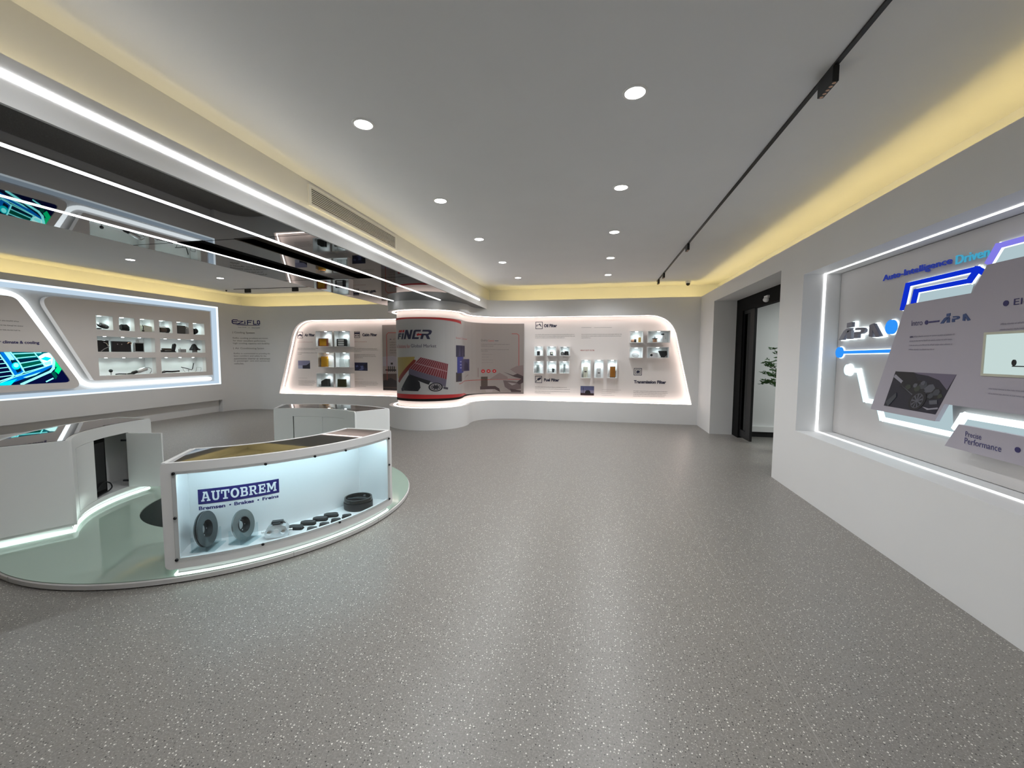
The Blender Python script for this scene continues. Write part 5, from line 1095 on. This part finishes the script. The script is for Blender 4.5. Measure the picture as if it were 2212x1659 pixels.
b = MB().lathe([(.016, 0), (.018, .02), (.012, .024)], 16, (-.055, -.056, .055), (0, -1, 0)).lathe([(.016, 0), (.018, .02), (.012, .024)], 16, (.055, -.056, .055), (0, -1, 0)).cyl((.088, -.02, .05), .012, .035, 14, (1, 0, 0)).cyl((-.122, -.02, .05), .012, .035, 14, (1, 0, 0)); b.xf(X); b.build('guide_pin', M['chrome'], t, smooth=True)
b = MB().prism(circle(0, .06, .022, 20), 0, .003, lambda u, v, w: (u, -.056-w, v)); b.xf(X); b.build('badge', M['white'], t)
def brakepad(x, y, az, L, W, label, base=FZ):
    t = exh('brake_pad', label, 'brake pad', x, y); X = Matrix.Translation((x, y, base)) @ Matrix.Rotation(rad(az), 4, 'Z')
    b = MB().prism(rpoly([(-L/2, -W*.32), (-L*.42, -W/2), (L*.42, -W/2), (L/2, -W*.32), (L/2, W*.2), (L*.3, W/2), (-L*.3, W/2), (-L/2, W*.2)], .012, 3), .0, .008); b.xf(X); b.build('backing_plate', M['blackm'], t)
    b = MB().prism(rpoly([(-L*.44, -W*.42), (L*.44, -W*.42), (L*.47, W*.12), (L*.28, W*.42), (-L*.28, W*.42), (-L*.47, W*.12)], .010, 3), .008, .024); b.xf(X); b.build('friction_block', M['pad'], t, bevel=.003)
for k, (x, y) in enumerate(((-2.272, 2.742), (-2.237, 2.838), (-2.196, 2.930), (-2.160, 3.020))):
    brakepad(x, y, 14+k*4, .118, .062, 'large black brake pad in the rear row, '+('next to the caliper', 'second from the caliper', 'third from the caliper', 'farthest from the caliper')[k])
for k, (x, y) in enumerate(((-2.126, 2.742), (-2.088, 2.836), (-2.051, 2.930), (-2.016, 3.026))):
    brakepad(x, y, 14+k*4, .078, .045, 'small black brake pad in the front row against the window, '+('leftmost', 'second from left', 'third from left', 'rightmost')[k])
t = exh('brake_drum', 'round black brake shoe drum set at the right end of the lit window', 'brake drum', -2.055, 3.262)
o = (-2.055, 3.262, FZ)
MB().lathe([(.118, 0), (.122, .004), (.122, .058), (.112, .062), (.096, .06), (.096, .012), (.06, .012), (.06, 0)], 48, o, closed=True).build('drum', M['black'], t, smooth=30)
MB().lathe([(.118, .068), (.12, .072), (.116, .100), (.104, .100), (.100, .07)], 48, (o[0], o[1], o[2]-.006), closed=True).build('shoe_ring', mat('gloss_black', (.01, .012, .012), .15), t, smooth=30)
MB().tube([(o[0]-.09, o[1]-.02, FZ+.075), (o[0], o[1]+.0, FZ+.082), (o[0]+.09, o[1]+.03, FZ+.075)], .008).ball((o[0]+.03, o[1]+.05, FZ+.085), .014).build('spring', M['darksteel'], t, smooth=True)
# doors of the rear case
def doorleaf(t, a0, a1, hinge=None):
    return arcpanel(rect(a0, a1, .142, .692), [], 1.18, .0005, .017)
for a0, a1 in ((68.35, 87.15), (87.35, 106.15)): doorleaf(backc, a0, a1).build('door', M['white'], backc, smooth=30)
# left case: one closed door, one open leaf with hinges, dark equipment inside
doorleaf(leftc, 210.6, 227.3).build('door', M['white'], leftc, smooth=30)
hp = onr(1.18, 191.6, 0); ep = (-4.315, 3.365); dv = Vector((ep[0]-hp[0], ep[1]-hp[1], 0)); Lf = dv.length; dv.normalize(); nv = Vector((-dv.y, dv.x, 0))
TD = lambda u, v, w: tuple(Vector((hp[0], hp[1], 0))+dv*u+nv*w+Vector((0, 0, v)))
lo = MB().prism(rect(.012, Lf, .142, .692), -.009, .009, TD).build('door', M['white'], leftc)
for z in (.20, .615):
    b = MB(); b.box(-.005, .035, .010, .022, z-.018, z+.018); b.v = [TD(v[0], v[2], v[1]) for v in b.v]; h = b.build('hinge', M['chrome'], lo)
    MB().box(-.06, 0, -.008, .008, z-.008, z+.008, T=lambda x, y, q: TD(x, q, y+.016)).build('hinge_arm', M['darksteel'], leftc)
t = thing('equipment_box', 'black equipment box standing inside the open left case', 'box', onr(1.36, 204.5, .14))
MB().sector(1.24, 1.47, 199.5, 209, .1405, .685, 8).build('housing', M['blackm'], t); MB().sector(1.238, 1.24, 200.2, 208.4, .18, .64, 8).build('front_plate', M['black'], t)
t = thing('cable', 'loose black cable looping out of the open left case', 'cable', onr(1.23, 203.5, .14))
pts = [onr(1.228, 206, .22), onr(1.225, 202.5, .255), onr(1.215, 199.8, .235), onr(1.205, 199.2, .19), onr(1.20, 201.5, .165), onr(1.205, 205, .158), onr(1.21, 207.6, .147)]
def smooth(pts, k=6):
    P = [Vector(p) for p in pts]; P = [P[0]]+P+[P[-1]]; out = []
    for i in range(1, len(P)-2):
        for j in range(k):
            q = j/k; a, b_, c, d = P[i-1:i+3]; out.append(.5*((2*b_)+(c-a)*q+(2*a-5*b_+4*c-d)*q*q+(3*b_-a-3*c+d)*q**3))
    return out+[P[-2]]
MB().tube(smooth(pts), .006).build('cord', M['black'], t, smooth=True)
# ================================================================== PLANT BEYOND THE DOOR
t = thing('potted_plant', 'leafy green branches in a vase beyond the sliding glass door', 'plant', (2.98, 7.05, 0))
MB().lathe([(.11, 0), (.16, .10), (.17, .30), (.12, .50), (.09, .56), (.10, .60)], 28, (2.98, 7.05, 0)).build('vase', M['white'], t, smooth=True)
rn = random.Random(3); br = MB(); lv = MB()
def leafat(p, d):
    d = Vector(d).normalized(); s_ = d.orthogonal().normalized(); s_ = (Matrix.Rotation(rn.uniform(0, 6.28), 3, d) @ s_); L_ = rn.uniform(.05, .085); W_ = L_*.36; p = Vector(p); n_ = d.cross(s_)*L_*.12
    lv.add([p, p+d*L_*.45+s_*W_*.5+n_, p+d*L_, p+d*L_*.45-s_*W_*.5+n_], [(0, 1, 2), (0, 2, 3)])
for (e, mid) in (((2.9, 7.62, 1.62), (2.96, 7.3, 1.25)), ((2.88, 7.85, 1.36), (2.93, 7.4, 1.2)), ((2.9, 8.02, 1.02), (2.93, 7.6, 1.08)), ((2.86, 7.72, 1.10), (2.93, 7.35, 1.0)), ((3.1, 7.3, 1.85), (3.02, 7.15, 1.3)), ((3.1, 6.6, 1.6), (3.05, 6.85, 1.2)), ((2.9, 7.9, 1.2), (2.95, 7.5, 1.12)), ((3.05, 6.5, 1.2), (3.0, 6.8, 1.0)), ((2.86, 7.7, 1.42), (2.92, 7.35, 1.2))):
    base = Vector((2.98, 7.05, .40)); P = [base+(Vector(mid)-base)*q*1.0 if q <= 1 else Vector(mid)+(Vector(e)-Vector(mid))*(q-1) for q in [i/5 for i in range(11)]]
    br.tube(P, .008, 6, taper=.003)
    for i in range(5, 11):
        for k in range(3):
            c = P[i]+Vector((rn.uniform(-.05, .05), rn.uniform(-.05, .05), rn.uniform(-.03, .03)))
            for q in range(5):
                a = q*2*PI/5+rn.random(); leafat(c, (math.cos(a)*.8, math.sin(a), rn.uniform(-.2, .5)))
br.build('branches', M['wood'], t); o = lv.build('foliage', M['leaf'], t); o['kind'] = 'stuff'
